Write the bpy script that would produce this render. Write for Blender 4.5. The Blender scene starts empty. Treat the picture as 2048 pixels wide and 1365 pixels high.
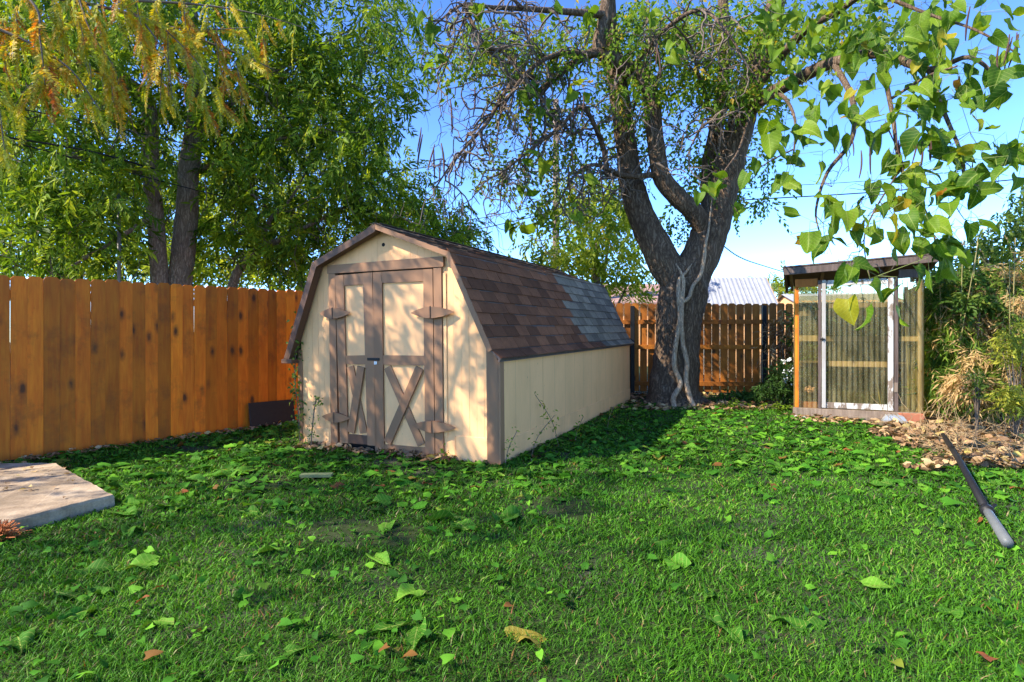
import bpy, math, random
import numpy as np
from mathutils import Vector, Matrix
R = math.radians
rng = np.random.default_rng(7)
random.seed(7)
scene = bpy.context.scene
C = scene.collection

# ------------------------------------------------------------------ camera, sky, sun, exposure
CAM_H, FPX = 1.25, 1190.0
cam_d = bpy.data.cameras.new('camera'); cam = bpy.data.objects.new('camera', cam_d); C.objects.link(cam)
cam.location = (0, 0, CAM_H); cam.rotation_euler = (R(90), 0, 0)
cam_d.sensor_width = 36; cam_d.lens = 36 * FPX / 2048; cam_d.clip_end = 2000; cam_d.clip_start = 0.05
scene.camera = cam
SUN_EL = R(41)
TS = Vector((-0.93 * math.cos(SUN_EL), -0.367 * math.cos(SUN_EL), math.sin(SUN_EL))).normalized()
world = bpy.data.worlds.new('World'); scene.world = world; world.use_nodes = True
wn = world.node_tree; wn.nodes.clear()
wo = wn.nodes.new('ShaderNodeOutputWorld'); wb = wn.nodes.new('ShaderNodeBackground')
sky = wn.nodes.new('ShaderNodeTexSky'); sky.sky_type = 'NISHITA'; sky.sun_disc = False
sky.sun_elevation = SUN_EL; sky.sun_rotation = math.atan2(TS.x, TS.y) % (2 * math.pi)
sky.air_density = 1.0; sky.dust_density = 0.2; sky.ozone_density = 4.0; sky.altitude = 2500
wb.inputs['Strength'].default_value = 0.088
gm = wn.nodes.new('ShaderNodeGamma'); gm.inputs[1].default_value = 1.46; wn.links.new(sky.outputs[0], gm.inputs[0])
tcw = wn.nodes.new('ShaderNodeTexCoord'); mpw = wn.nodes.new('ShaderNodeMapping'); mpw.inputs['Scale'].default_value = (1, 1, 2.4)
ncl = wn.nodes.new('ShaderNodeTexNoise'); ncl.noise_dimensions = '4D'; ncl.inputs['W'].default_value = 3.0; ncl.inputs['Scale'].default_value = 2.4; ncl.inputs['Detail'].default_value = 9.0; ncl.inputs['Roughness'].default_value = .55
rcl = wn.nodes.new('ShaderNodeValToRGB'); rcl.color_ramp.elements[0].position = .65; rcl.color_ramp.elements[1].position = .78
mcl = wn.nodes.new('ShaderNodeMix'); mcl.data_type = 'RGBA'; mcl.inputs[7].default_value = (4.3, 4.4, 4.6, 1)
wn.links.new(tcw.outputs['Generated'], mpw.inputs['Vector']); wn.links.new(mpw.outputs[0], ncl.inputs['Vector']); wn.links.new(ncl.outputs[0], rcl.inputs[0])
wn.links.new(rcl.outputs[0], mcl.inputs[0]); wn.links.new(gm.outputs[0], mcl.inputs[6]); wn.links.new(mcl.outputs[2], wb.inputs['Color']); wn.links.new(wb.outputs[0], wo.inputs['Surface'])
sun_d = bpy.data.lights.new('sun', 'SUN'); sun_d.energy = 3.7; sun_d.angle = R(0.5); sun_d.color = (1.0, 0.91, 0.76)
sun = bpy.data.objects.new('sun', sun_d); C.objects.link(sun)
sun.rotation_euler = TS.to_track_quat('Z', 'Y').to_euler(); sun.location = (-10, -3, 12)
vs = scene.view_settings; vs.view_transform = 'Standard'; vs.look = 'None'; vs.exposure = 1.66; vs.gamma = 1.0
vs.use_curve_mapping = False
scene.render.engine = 'CYCLES'
cy = scene.cycles; cy.max_bounces = 6; cy.diffuse_bounces = 4; cy.glossy_bounces = 2; cy.transmission_bounces = 4
cy.transparent_max_bounces = 12; cy.use_denoising = True; cy.caustics_reflective = False; cy.caustics_refractive = False
cy.sample_clamp_indirect = 8

# ------------------------------------------------------------------ helpers
def W(u, v, Y):                                     # photo pixel + distance -> point in the garden
    return np.array(((u - 1024) / FPX * Y, Y, CAM_H + (682.5 - v) / FPX * Y))
def gz(x, y):
    t = np.clip((np.asarray(y, float) - 5.5), 0, 9)
    return 0.026 * t * t / (t + 1.2) + 0.006 * np.sin(np.asarray(x) * 1.7) * np.cos(np.asarray(y) * 1.3)
def nrm(v):
    v = np.asarray(v, float); return v / (np.linalg.norm(v, axis=-1, keepdims=True) + 1e-9)

class MB:
    def __init__(s): s.V = []; s.L = []; s.C = []; s.T = []; s.n = 0
    def add(s, v, f, tint=0.5):
        v = np.asarray(v, float).reshape(-1, 3); f = np.asarray(f, np.int64)
        s.V.append(v); s.L.append((f + s.n).ravel()); s.C.append(np.full(len(f), f.shape[1]))
        s.T.append(np.broadcast_to(np.asarray(tint, float), (len(v),))); s.n += len(v); return s
    def poly(s, v, tint=0.5): return s.add(v, [list(range(len(v)))], tint)
    def box(s, x0, x1, y0, y1, z0, z1, tint=0.5):
        v = [(x, y, z) for z in (z0, z1) for y in (y0, y1) for x in (x0, x1)]
        return s.add(v, [(0, 2, 3, 1), (4, 5, 7, 6), (0, 1, 5, 4), (2, 6, 7, 3), (0, 4, 6, 2), (1, 3, 7, 5)], tint)
    def prism(s, poly, axis, a, b, tint=0.5):       # poly in the two other axes, extruded along axis
        n = len(poly); o = []
        for h in (a, b):
            for p, q in poly:
                o.append({'x': (h, p, q), 'y': (p, h, q), 'z': (p, q, h)}[axis])
        s.poly(o[:n][::-1], tint); s.poly(o[n:], tint)
        return s.add(o, [(i, (i + 1) % n, n + (i + 1) % n, n + i) for i in range(n)], tint)
    def tube(s, pts, rad, sides=6, rough=0.0, ridges=0, caps=True, tint=0.5, seed=0):
        pts = np.asarray(pts, float); n = len(pts); rad = np.broadcast_to(np.asarray(rad, float), (n,))
        t = nrm(np.gradient(pts, axis=0)); ref = np.array((0.13, 1, 0.07)) if abs(t[0][1]) < .9 else np.array((1, 0, 0.1))
        a = nrm(np.cross(t, ref)); b = np.cross(t, a)
        th = np.linspace(0, 2 * math.pi, sides, endpoint=False)
        rr = np.repeat(rad[:, None], sides, 1)
        if rough:
            g = np.random.default_rng(seed)
            ph = g.uniform(0, 6.28, 6); z = np.arange(n)[:, None]
            k = sum(np.sin(th[None] * m + ph[j] + z * .35 * (j + 1)) / (m ** .5) for j, m in enumerate((2, 3, 5, 7)))
            rr = rr * (1 + rough * .4 * k + rough * .5 * g.uniform(-1, 1, rr.shape))
        v = pts[:, None] + rr[..., None] * (np.cos(th)[None, :, None] * a[:, None] + np.sin(th)[None, :, None] * b[:, None])
        i = np.arange(n - 1)[:, None] * sides; j = np.arange(sides)[None]; j2 = (j + 1) % sides
        f = np.stack([i + j, i + j2, i + sides + j2, i + sides + j], -1).reshape(-1, 4)
        base = s.n; s.add(v.reshape(-1, 3), f, tint)
        if caps and sides > 3:
            for k in (0, n - 1):
                s.L.append(base + k * sides + (np.arange(sides) if k else np.arange(sides)[::-1])); s.C.append(np.array([sides]))
        return s
    def scatter(s, tv, tf, mats, pos, tints):       # many copies of a template
        tv = np.asarray(tv, float); tf = np.asarray(tf); m = len(tv); n = len(pos)
        v = np.einsum('nij,mj->nmi', mats, tv) + np.asarray(pos)[:, None]
        f = (tf[None] + (np.arange(n) * m)[:, None, None]).reshape(-1, tf.shape[1])
        return s.add(v.reshape(-1, 3), f, np.repeat(np.asarray(tints), m))
    def mesh(s, name, mat, smooth=False):
        me = bpy.data.meshes.new(name)
        V = np.concatenate(s.V); L = np.concatenate(s.L); Cn = np.concatenate(s.C)
        me.vertices.add(len(V)); me.vertices.foreach_set('co', V.ravel())
        me.loops.add(len(L)); me.loops.foreach_set('vertex_index', L.astype(np.int32))
        me.polygons.add(len(Cn)); st = np.concatenate(([0], np.cumsum(Cn)[:-1]))
        me.polygons.foreach_set('loop_start', st.astype(np.int32))
        me.polygons.foreach_set('use_smooth', np.full(len(Cn), bool(smooth)))
        at = me.attributes.new('tint', 'FLOAT', 'POINT'); at.data.foreach_set('value', np.concatenate(s.T).astype(np.float32))
        me.update(calc_edges=True); me.validate()
        if mat: me.materials.append(mat)
        return me
    def build(s, name, mat, parent=None, smooth=False, bevel=0):
        return link(name, s.mesh(name, mat, smooth), parent, bevel)

def link(name, me, parent=None, bevel=0, loc=None, mat4=None):
    o = bpy.data.objects.new(name, me); C.objects.link(o)
    if parent: o.parent = parent
    if loc is not None: o.location = loc
    if mat4 is not None: o.matrix_local = mat4
    if bevel:
        b = o.modifiers.new('bevel', 'BEVEL'); b.width = bevel; b.segments = 1; b.limit_method = 'ANGLE'
    return o
def tag(o, label=None, cat=None, group=None, kind=None):
    if label: o['label'] = label
    if cat: o['category'] = cat
    if group: o['group'] = group
    if kind: o['kind'] = kind
    return o
def thing(name, loc, label, cat, group=None, rot=(0, 0, 0)):
    o = bpy.data.objects.new(name, None); C.objects.link(o); o.location = loc; o.rotation_euler = rot
    o.empty_display_size = .2
    return tag(o, label, cat, group)
def spline(pts, n=6):                               # Catmull-Rom through rows of (x,y,z,r...)
    p = np.asarray(pts, float); p = np.vstack([2 * p[0] - p[1], p, 2 * p[-1] - p[-2]]); out = []
    for i in range(1, len(p) - 2):
        for t in np.linspace(0, 1, n, endpoint=False):
            a, b, c, d = p[i - 1], p[i], p[i + 1], p[i + 2]
            out.append(.5 * (2 * b + (c - a) * t + (2 * a - 5 * b + 4 * c - d) * t * t + (3 * b - a - 3 * c + d) * t ** 3))
    out.append(p[-2]); return np.array(out)
def frames(d, nh):                                  # leaf axes: y along d, z near nh
    d = nrm(d); x = nrm(np.cross(d, nh)); z = np.cross(x, d)
    return np.stack([x, d, z], -1)
def rdir(n, g=rng): return nrm(g.normal(size=(n, 3)))
def m4(f, p, s=1.0):
    m = Matrix.Identity(4)
    for i in range(3):
        for j in range(3): m[i][j] = f[i][j] * s
        m[i][3] = p[i]
    return m

# ------------------------------------------------------------------ materials
class NT:
    def __init__(s, name):
        s.m = bpy.data.materials.new(name); s.m.use_nodes = True; s.t = s.m.node_tree; s.t.nodes.clear()
        s.out = s.t.nodes.new('ShaderNodeOutputMaterial')
    def n(s, ty, ins=None, **pr):
        nd = s.t.nodes.new('ShaderNode' + ty)
        for k, v in pr.items(): setattr(nd, k, v)
        for k, v in (ins or {}).items():
            if isinstance(v, bpy.types.NodeSocket): s.t.links.new(v, nd.inputs[k])
            else: nd.inputs[k].default_value = v
        return nd
    def ramp(s, fac, stops, mode='LINEAR'):
        nd = s.t.nodes.new('ShaderNodeValToRGB'); s.t.links.new(fac, nd.inputs[0]); nd.color_ramp.interpolation = mode
        e = nd.color_ramp.elements
        while len(e) < len(stops): e.new(.5)
        for i, (p, c) in enumerate(stops): e[i].position = p; e[i].color = (*c, 1) if len(c) == 3 else c
        return nd.outputs[0]
    def vec(s, scale=(1, 1, 1), src='Object', rand=True):
        tc = s.n('TexCoord'); v = tc.outputs[src]
        if rand:
            oi = s.n('ObjectInfo'); r = s.n('VectorMath', {0: (37.1, 53.7, 11.9)}, operation='SCALE')
            s.t.links.new(oi.outputs['Random'], r.inputs['Scale'])
            v = s.n('VectorMath', {0: v, 1: r.outputs[0]}, operation='ADD').outputs[0]
        return s.n('Mapping', {'Vector': v, 'Scale': scale}).outputs[0]
    def noise(s, v, sc, det=4, ro=.6, dist=0.0):
        return s.n('TexNoise', {'Vector': v, 'Scale': sc, 'Detail': det, 'Roughness': ro, 'Distortion': dist}).outputs[0]
    def mix(s, f, a, b, bt='MIX'):
        nd = s.n('Mix', data_type='RGBA', blend_type=bt)
        for k, v in ((0, f), (6, a), (7, b)):
            if isinstance(v, bpy.types.NodeSocket): s.t.links.new(v, nd.inputs[k])
            else: nd.inputs[k].default_value = v if k == 0 else ((*v, 1) if len(v) == 3 else v)
        return nd.outputs[2]
    def bsdf(s, col, rough=.7, bump=None, bs=.3, bd=.01, spec=.3, metal=0.0):
        ins = {'Base Color': col if isinstance(col, bpy.types.NodeSocket) else (*col, 1), 'Roughness': rough,
               'Specular IOR Level': spec, 'Metallic': metal}
        if bump is not None:
            ins['Normal'] = s.n('Bump', {'Height': bump, 'Strength': bs, 'Distance': bd}).outputs[0]
        return s.n('BsdfPrincipled', ins).outputs[0]
    def fin(s, sh): s.t.links.new(sh, s.out.inputs[0]); return s.m
    def rnd(s): return s.n('ObjectInfo').outputs['Random']

def m_wood(name, c1, c2, knot=(.06, .022, .008), var=.35, sc=1.0, rough=.65, knots=True, stain=0.5):
    t = NT(name); v = t.vec((9 * sc, 9 * sc, .8 * sc)); g = t.noise(v, 3.5, 6, .65, .6)
    big = t.noise(t.vec((3, 3, 1)), 1.6, 3, .6)
    col = t.mix(t.ramp(g, [(.32, (0, 0, 0)), (.68, (1, 1, 1))]), c1, c2)
    col = t.mix(.45, col, t.ramp(big, [(.3, (.35, .33, .3)), (.7, (1, 1, 1))]), 'MULTIPLY')
    br = t.n('MapRange', {'Value': t.rnd(), 'To Min': 1 - var, 'To Max': 1 + var * .5}).outputs[0]
    col = t.n('HueSaturation', {'Color': col, 'Value': br, 'Hue': t.n('MapRange', {'Value': t.noise(t.vec((.01, .01, .01)), 1, 0), 'To Min': .485, 'To Max': .515}).outputs[0]}).outputs[0]
    if knots:
        d = t.n('TexVoronoi', {'Vector': t.vec((5.5, 5.5, 2.6)), 'Scale': 1.0, 'Randomness': 1.0}).outputs['Distance']
        d2 = t.mix(.12, d, t.noise(t.vec((1, 1, 1)), 22, 2), 'ADD')
        col = t.mix(t.ramp(d2, [(.15, (.92, .92, .92)), (.22, (.4, .4, .4)), (.33, (0, 0, 0))]), col, knot)
    if stain:
        st = t.noise(t.vec((1, 1, 1), 'Object'), 2.3, 5, .7)
        col = t.mix(t.ramp(st, [(.52, (0, 0, 0)), (.75, (stain,) * 3)]), col, (.05, .028, .012))
    return t.fin(t.bsdf(col, rough, g, .35, .004))
def m_paint(name, c, var=.12, rough=.6, dirt=(.22, .12, .05), amt=.5, bump=.15, rand=True):
    t = NT(name); n1 = t.noise(t.vec((1, 1, .5), rand=rand), 2.6, 6, .68); n2 = t.noise(t.vec((1, 1, .22), rand=rand), 30, 3, .6)
    col = t.mix(t.ramp(n1, [(.42, (0, 0, 0)), (.72, (amt * .45,) * 3)]), c, dirt)
    sp = t.n('TexVoronoi', {'Vector': t.vec((1, 1, .7), rand=rand), 'Scale': 16.0}).outputs['Distance']
    chip = t.mix(.25, sp, t.noise(t.vec(rand=rand), 9, 3), 'ADD')
    col = t.mix(t.ramp(chip, [(.145, (amt,) * 3), (.185, (0, 0, 0))]), col, dirt)
    br = t.n('MapRange', {'Value': t.rnd(), 'To Min': 1 - var, 'To Max': 1 + var * .4}).outputs[0]
    col = t.n('HueSaturation', {'Color': col, 'Value': br}).outputs[0]
    return t.fin(t.bsdf(col, rough, n2, bump, .002))
def m_leaf(name, stops, trans=.4, tcol=(1.25, 1.15, .55), obj=False, rough=.5, mul=1.0, spec=.16):
    t = NT(name)
    f = t.rnd() if obj else t.n('Attribute', attribute_name='tint').outputs['Fac']
    col = t.ramp(f, [(p, tuple(x * mul for x in c)) for p, c in stops])
    if obj:
        vn = t.noise(t.vec((1, 1, 1)), 14, 3); col = t.mix(t.ramp(vn, [(.3, (.65, .7, .6)), (.7, (1.1, 1.1, 1))]), (0, 0, 0), col) if False else t.mix(.6, col, t.ramp(vn, [(.3, (.55, .6, .5)), (.7, (1, 1, 1))]), 'MULTIPLY')
    if obj:
        sx_ = t.n('SeparateXYZ', {0: t.n('TexCoord').outputs['Object']}); ax = t.n('Math', {0: sx_.outputs[0]}, operation='ABSOLUTE').outputs[0]
        mid = t.ramp(ax, [(.008, (1, 1, 1)), (.022, (0, 0, 0))]); sl = t.n('Math', {0: ax, 1: -.75, 2: sx_.outputs[1]}, operation='MULTIPLY_ADD').outputs[0]
        lat = t.n('Math', {0: sl, 1: .075}, operation='PINGPONG').outputs[0]; lv = t.ramp(lat, [(.003, (.7, .7, .7)), (.012, (0, 0, 0))])
        col = t.mix(t.mix(1.0, mid, lv, 'LIGHTEN'), col, t.mix(.45, col, (.45, .5, .12)))
        blot = t.noise(t.vec((1, 1, 1)), 5, 4, .7); col = t.mix(t.ramp(blot, [(.58, (0, 0, 0)), (.72, (.55, .55, .55))]), col, (.17, .12, .03))
    tc = t.mix(1.0, col, tcol, 'MULTIPLY')
    a = t.bsdf(col, rough, spec=spec); b = t.n('BsdfTranslucent', {'Color': tc}).outputs[0]
    mx = t.n('MixShader', {0: trans}); t.t.links.new(a, mx.inputs[1]); t.t.links.new(b, mx.inputs[2])
    return t.fin(mx.outputs[0])
def m_bark(name, c1, c2, sc=1.0, bs=.9):
    t = NT(name); v0 = t.vec((1, 1, 1), rand=False)
    wob = t.n('TexNoise', {'Vector': v0, 'Scale': 5.0 * sc, 'Detail': 4.0}).outputs['Color']
    v1 = t.n('VectorMath', {0: v0, 1: t.n('VectorMath', {0: wob, 'Scale': .16 / sc}, operation='SCALE').outputs[0]}, operation='ADD').outputs[0]
    v = t.n('Mapping', {'Vector': v1, 'Scale': (26 * sc, 26 * sc, 3.2 * sc)}).outputs[0]
    g = t.noise(v, 1.0, 8, .75, .8); r = t.n('TexVoronoi', {'Vector': v, 'Scale': .8}, feature='DISTANCE_TO_EDGE').outputs[0]
    fine = t.noise(v0, 70 * sc, 4, .7)
    h = t.mix(.35, g, t.ramp(r, [(0, (0, 0, 0)), (.3, (1, 1, 1))])); h = t.mix(.22, h, fine)
    col = t.ramp(h, [(.25, tuple(x * .4 for x in c1)), (.45, c1), (.7, c2)])
    lg = t.noise(v0, 2.2, 4); col = t.mix(.5, col, t.ramp(lg, [(.3, (.5, .47, .42)), (.7, (1, 1, 1))]), 'MULTIPLY')
    return t.fin(t.bsdf(col, .9, h, bs, .035, spec=.12))
def m_plain(name, c, rough=.6, metal=0.0, nz=.25, sc=20, spec=.3):
    t = NT(name); n = t.noise(t.vec(), sc, 5, .65)
    col = t.mix(nz, c, t.ramp(n, [(.25, tuple(x * .3 for x in c)), (.75, tuple(min(1, x * 1.35) for x in c))]))
    return t.fin(t.bsdf(col, rough, n, .2, .004, spec, metal))

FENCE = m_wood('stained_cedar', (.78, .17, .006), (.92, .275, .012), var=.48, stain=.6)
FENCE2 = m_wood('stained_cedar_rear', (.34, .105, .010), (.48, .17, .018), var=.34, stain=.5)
CREAM = m_paint('cream_paint', (.92, .48, .205), .02, amt=.6, rand=False)
def mk_sheet():
    t = NT('cream_siding_sheet'); v = t.vec(rand=False); sp = t.n('SeparateXYZ', {0: v}).outputs[1]
    gr = t.n('Math', {0: sp, 1: .2032}, operation='PINGPONG').outputs[0]; grv = t.ramp(gr, [(0.0, (0, 0, 0)), (.004, (0, 0, 0)), (.010, (1, 1, 1))])
    n1 = t.noise(t.vec((1, 1, .4), rand=False), 2.2, 6, .68); n2 = t.noise(t.vec((1, 6, .4), rand=False), 14, 4, .65)
    col = t.mix(t.ramp(n1, [(.42, (0, 0, 0)), (.72, (.2, .2, .2))]), (.92, .48, .205), (.35, .18, .07)); col = t.mix(t.ramp(n2, [(.3, (.16, .16, .16)), (.6, (0, 0, 0))]), col, (.45, .23, .09))
    ch = t.mix(.25, t.n('TexVoronoi', {'Vector': t.vec((1, 1, .6), rand=False), 'Scale': 11.0}).outputs['Distance'], t.noise(v, 7, 3), 'ADD'); col = t.mix(t.ramp(ch, [(.15, (.55, .55, .55)), (.19, (0, 0, 0))]), col, (.22, .11, .05))
    col = t.mix(.18, col, grv, 'MULTIPLY'); h = t.mix(.3, grv, n2)
    return t.fin(t.bsdf(col, .65, h, .3, .004))
CREAMS = mk_sheet()
BROWN = m_paint('brown_paint', (.285, .14, .066), .16, dirt=(.10, .05, .03), amt=.4)
DBROWN = m_paint('dark_brown_trim', (.12, .058, .032), .1, dirt=(.05, .03, .02), amt=.5)
OLDWOOD = m_wood('weathered_wood', (.17, .12, .085), (.33, .25, .18), var=.25, knots=False, stain=.4)
GREYWOOD = m_wood('dark_weathered_wood', (.075, .052, .042), (.16, .115, .095), var=.2, knots=False, stain=.5)
TANWOOD = m_wood('pale_plank', (.36, .24, .14), (.52, .38, .24), var=.15, stain=.3)
WHITEP = m_paint('peeling_white_paint', (.40, .38, .355), .05, dirt=(.20, .15, .11), amt=1.0)
def mk_peel():
    t = NT('peeled_white_paint'); n = t.noise(t.vec((1, 1, .35), rand=False), 11, 6, .7); w = t.noise(t.vec((9, 9, .8)), 3.5, 5)
    col = t.mix(t.ramp(n, [(.46, (0, 0, 0)), (.49, (1, 1, 1))]), t.ramp(w, [(.3, (.12, .085, .06)), (.7, (.27, .2, .15))]), (.46, .44, .41))
    return t.fin(t.bsdf(col, .7, n, .5, .003))
PEEL = mk_peel()
def m_shingle(name, c, c2):
    t = NT(name); gr = t.noise(t.vec(), 160, 3, .7); st = t.noise(t.vec((1, 5, 1), rand=False), 1.3, 4, .65)
    pt = t.noise(t.vec(), 7, 4)
    col = t.mix(t.ramp(st, [(.35, (0, 0, 0)), (.7, (1, 1, 1))]), c, c2)
    col = t.mix(.5, col, t.ramp(gr, [(.38, (.2, .2, .2)), (.62, (1.0, 1.0, 1.0))]), 'MULTIPLY')
    col = t.mix(.45, col, t.ramp(pt, [(.3, (.45, .42, .4)), (.65, (1, 1, 1))]), 'MULTIPLY')
    br = t.n('MapRange', {'Value': t.rnd(), 'To Min': .55, 'To Max': 1.25}).outputs[0]
    col = t.n('HueSaturation', {'Color': col, 'Value': br}).outputs[0]
    return t.fin(t.bsdf(col, .93, gr, .6, .003, spec=.15))
SH_BROWN = m_shingle('brown_shingle', (.31, .115, .05), (.215, .085, .042))
SH_GREY = m_shingle('grey_shingle', (.36, .275, .19), (.26, .20, .14))
SH_DARK = m_shingle('weathered_shingle', (.20, .14, .10), (.14, .10, .075))
BARK = m_bark('catalpa_bark', (.12, .078, .05), (.235, .165, .11))
BARK2 = m_bark('pecan_bark', (.24, .185, .135), (.40, .32, .24), 1.3)
TWIG = m_plain('twig_bark', (.145, .108, .08), .85, nz=.6, sc=9)
VINEB = m_bark('vine_bark', (.40, .28, .18), (.60, .46, .32), 2.2, .5)
G_STOPS = [(0, (.03, .065, .006)), (.35, (.085, .16, .011)), (.7, (.20, .30, .018)), (1, (.36, .42, .03))]
LEAF_PECAN = m_leaf('pecan_leaf', G_STOPS, .5)
LEAF_BACK = m_leaf('back_leaf', [(0, (.10, .17, .015)), (.5, (.24, .32, .025)), (1, (.45, .46, .05))], .55)
LEAF_CAT = m_leaf('catalpa_leaf', [(0, (.05, .12, .010)), (.5, (.11, .21, .014)), (.90, (.22, .32, .02)), (.965, (.44, .32, .02)), (1, (.32, .10, .02))], .5, (1.3, 1.25, .5), obj=True)
LEAF_VINE = m_leaf('vine_leaf', [(0, (.07, .15, .012)), (.6, (.16, .26, .018)), (.93, (.28, .34, .03)), (1, (.40, .28, .03))], .5)
LEAF_CYP = m_leaf('cypress_needle', [(0, (.34, .37, .012)), (.45, (.64, .50, .012)), (.72, (.74, .42, .012)), (.9, (.66, .22, .02)), (1, (.40, .09, .02))], .5, (1.2, 1.1, .5), obj=True)
LEAF_CYPC = m_leaf('cypress_crown', [(0, (.16, .22, .02)), (.5, (.36, .34, .025)), (1, (.50, .25, .02))], .42)
LEAF_BAM = m_leaf('bamboo_leaf', [(0, (.035, .085, .012)), (.5, (.10, .19, .02)), (.8, (.24, .31, .035)), (.84, (.42, .27, .10)), (1, (.62, .43, .20))], .35)
LEAF_SHRUB = m_leaf('shrub_leaf', [(0, (.03, .08, .012)), (.6, (.10, .17, .025)), (1, (.26, .30, .05))], .4)
LEAF_FALL = m_leaf('fallen_green_leaf', [(0, (.04, .13, .01)), (.6, (.075, .22, .016)), (.985, (.14, .31, .025)), (1, (.26, .18, .03))], .2, obj=True, rough=.7, spec=.12)
LEAF_LIT = m_leaf('litter_green', [(0, (.018, .07, .006)), (.55, (.055, .19, .012)), (.95, (.14, .33, .02)), (.97, (.16, .09, .02)), (1, (.22, .07, .025))], .2, rough=.7, spec=.12)
LEAF_DRY = m_leaf('dry_leaf', [(0, (.13, .07, .035)), (.5, (.34, .20, .10)), (.85, (.52, .36, .19)), (1, (.48, .38, .10))], .2)
GRASS = m_leaf('grass_blade', [(0, (.02, .055, .005)), (.3, (.045, .145, .008)), (.7, (.085, .25, .012)), (.93, (.17, .36, .02)), (.96, (.30, .26, .12)), (1, (.22, .07, .02))], .3)
CONC = None
def mk_conc():
    t = NT('concrete'); v = t.vec(rand=False); n = t.noise(v, 5, 8, .7); s = t.noise(v, 60, 3, .7); b = t.noise(v, 1.7, 4, .6)
    col = t.ramp(n, [(.3, (.22, .15, .095)), (.55, (.44, .33, .22)), (.75, (.56, .44, .31))])
    col = t.mix(t.ramp(b, [(.45, (0, 0, 0)), (.65, (.7, .7, .7))]), col, (.17, .125, .08))
    col = t.mix(.4, col, t.ramp(s, [(.3, (.4, .4, .4)), (.6, (1, 1, 1))]), 'MULTIPLY')
    return t.fin(t.bsdf(col, .9, t.mix(.5, n, s), .6, .012, spec=.15))
CONC = mk_conc()
def mk_soil():
    t = NT('soil'); v = t.vec(rand=False); n = t.noise(v, 9, 8, .7); b = t.noise(v, .9, 4, .6); s = t.noise(v, 70, 4, .7)
    col = t.ramp(n, [(.3, (.016, .024, .008)), (.55, (.035, .05, .016)), (.8, (.07, .075, .035))])
    col = t.mix(t.ramp(b, [(.5, (0, 0, 0)), (.66, (.8, .8, .8))]), col, t.ramp(s, [(.3, (.04, .035, .028)), (.7, (.11, .095, .08))]))
    return t.fin(t.bsdf(col, .95, t.mix(.5, n, s), .8, .02, spec=.1))
SOIL = mk_soil()
BLACK = m_plain('black_metal', (.018, .017, .017), .5, .3)
GALV = m_plain('galvanised_metal', (.52, .53, .54), .45, .6, .3, 8)
GREYP = m_plain('grey_plastic', (.12, .125, .12), .5, 0, .3, 12)
HOLE_SHADE = m_plain('painted_interior_shade', (.012, .01, .008), .9)  # near-black colour stands in for the shade inside the shed
def mk_poly(name, col, alpha):
    t = NT(name); tr = t.n('BsdfTransparent', {'Color': (*col, 1)}).outputs[0]
    n = t.noise(t.vec((1, 1, .3), rand=False), 6, 5, .6)
    a = t.bsdf(t.mix(t.ramp(n, [(.3, (0, 0, 0)), (.7, (1, 1, 1))]), (.34, .30, .15), (.54, .48, .28)), .22, spec=.5)
    tl = t.n('BsdfTranslucent', {'Color': (.7, .64, .38, 1)}).outputs[0]
    m1 = t.n('MixShader', {0: .45}); t.t.links.new(a, m1.inputs[1]); t.t.links.new(tl, m1.inputs[2])
    fac = t.n('MapRange', {'Value': n, 'From Min': .3, 'From Max': .7, 'To Min': alpha * .55, 'To Max': alpha * 1.3}).outputs[0]
    m2 = t.n('MixShader', {0: fac}); t.t.links.new(tr, m2.inputs[1]); t.t.links.new(m1.outputs[0], m2.inputs[2])
    return t.fin(m2.outputs[0])
POLY = mk_poly('corrugated_fibreglass', (.80, .77, .52), .27)
POLYE = mk_poly('yellowed_fibreglass', (.85, .74, .40), .5)
CLEARJ = mk_poly('jar_glass', (.95, .95, .92), .2)
METALROOF = m_plain('white_metal_roof', (.34, .35, .38), .5, .1, .35, 3)
TERRA = m_plain('terracotta', (.36, .13, .07), .85)

# ------------------------------------------------------------------ ground
def axis(a, b, st, far):
    m = np.arange(a, b + 1e-6, st); e = np.array([1.5, 4, 10, 25, 70, 180, 450]) * far
    return np.concatenate([a - e[::-1], m, b + e])
gx, gy = axis(-9, 9, .25, 1.0), axis(-1, 14, .25, 1.0)
X, Y = np.meshgrid(gx, gy); Z = gz(X, Y) + np.where((abs(X) < 9) & (Y < 14) & (Y > -1), rng.uniform(-.008, .008, X.shape), 0)
nx = len(gx); i, j = np.meshgrid(np.arange(len(gy) - 1), np.arange(nx - 1), indexing='ij')
q = (i * nx + j).ravel()
mb = MB(); mb.add(np.stack([X, Y, Z], -1), np.stack([q, q + 1, q + nx + 1, q + nx], -1))
tag(mb.build('ground', SOIL, smooth=True), kind='structure')

# ------------------------------------------------------------------ shed frame (used for clearing plants too)
TH = R(24); FR = np.array((-.12, 6.0)); SL = 5.8
ex = np.array((math.cos(TH), -math.sin(TH))); ey = np.array((math.sin(TH), math.cos(TH)))
def in_shed(x, y, m=0.0):
    dx, dy = x - FR[0], y - FR[1]; a = dx * ex[0] + dy * ex[1]; b = dx * ey[0] + dy * ey[1]
    return (a < m) & (a > -2.6 - m) & (b > -m) & (b < SL + m)
SLAB = np.array([(-2.98, 4.45), (-3.22, 3.83), (-5.6, 3.75), (-6.0, 5.0), (-5.0, 5.62), (-4.3, 5.62)])
def in_poly(x, y, P):
    r = np.zeros(np.shape(x), bool); n = len(P)
    for k in range(n):
        (x1, y1), (x2, y2) = P[k], P[(k + 1) % n]
        c = ((y1 > y) != (y2 > y)) & (x < (x2 - x1) * (y - y1) / (y2 - y1 + 1e-12) + x1); r ^= c
    return r
FA = np.array((-5.28, 6.13)); FD = nrm(np.array((.618, .786)))       # left fence line
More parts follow.
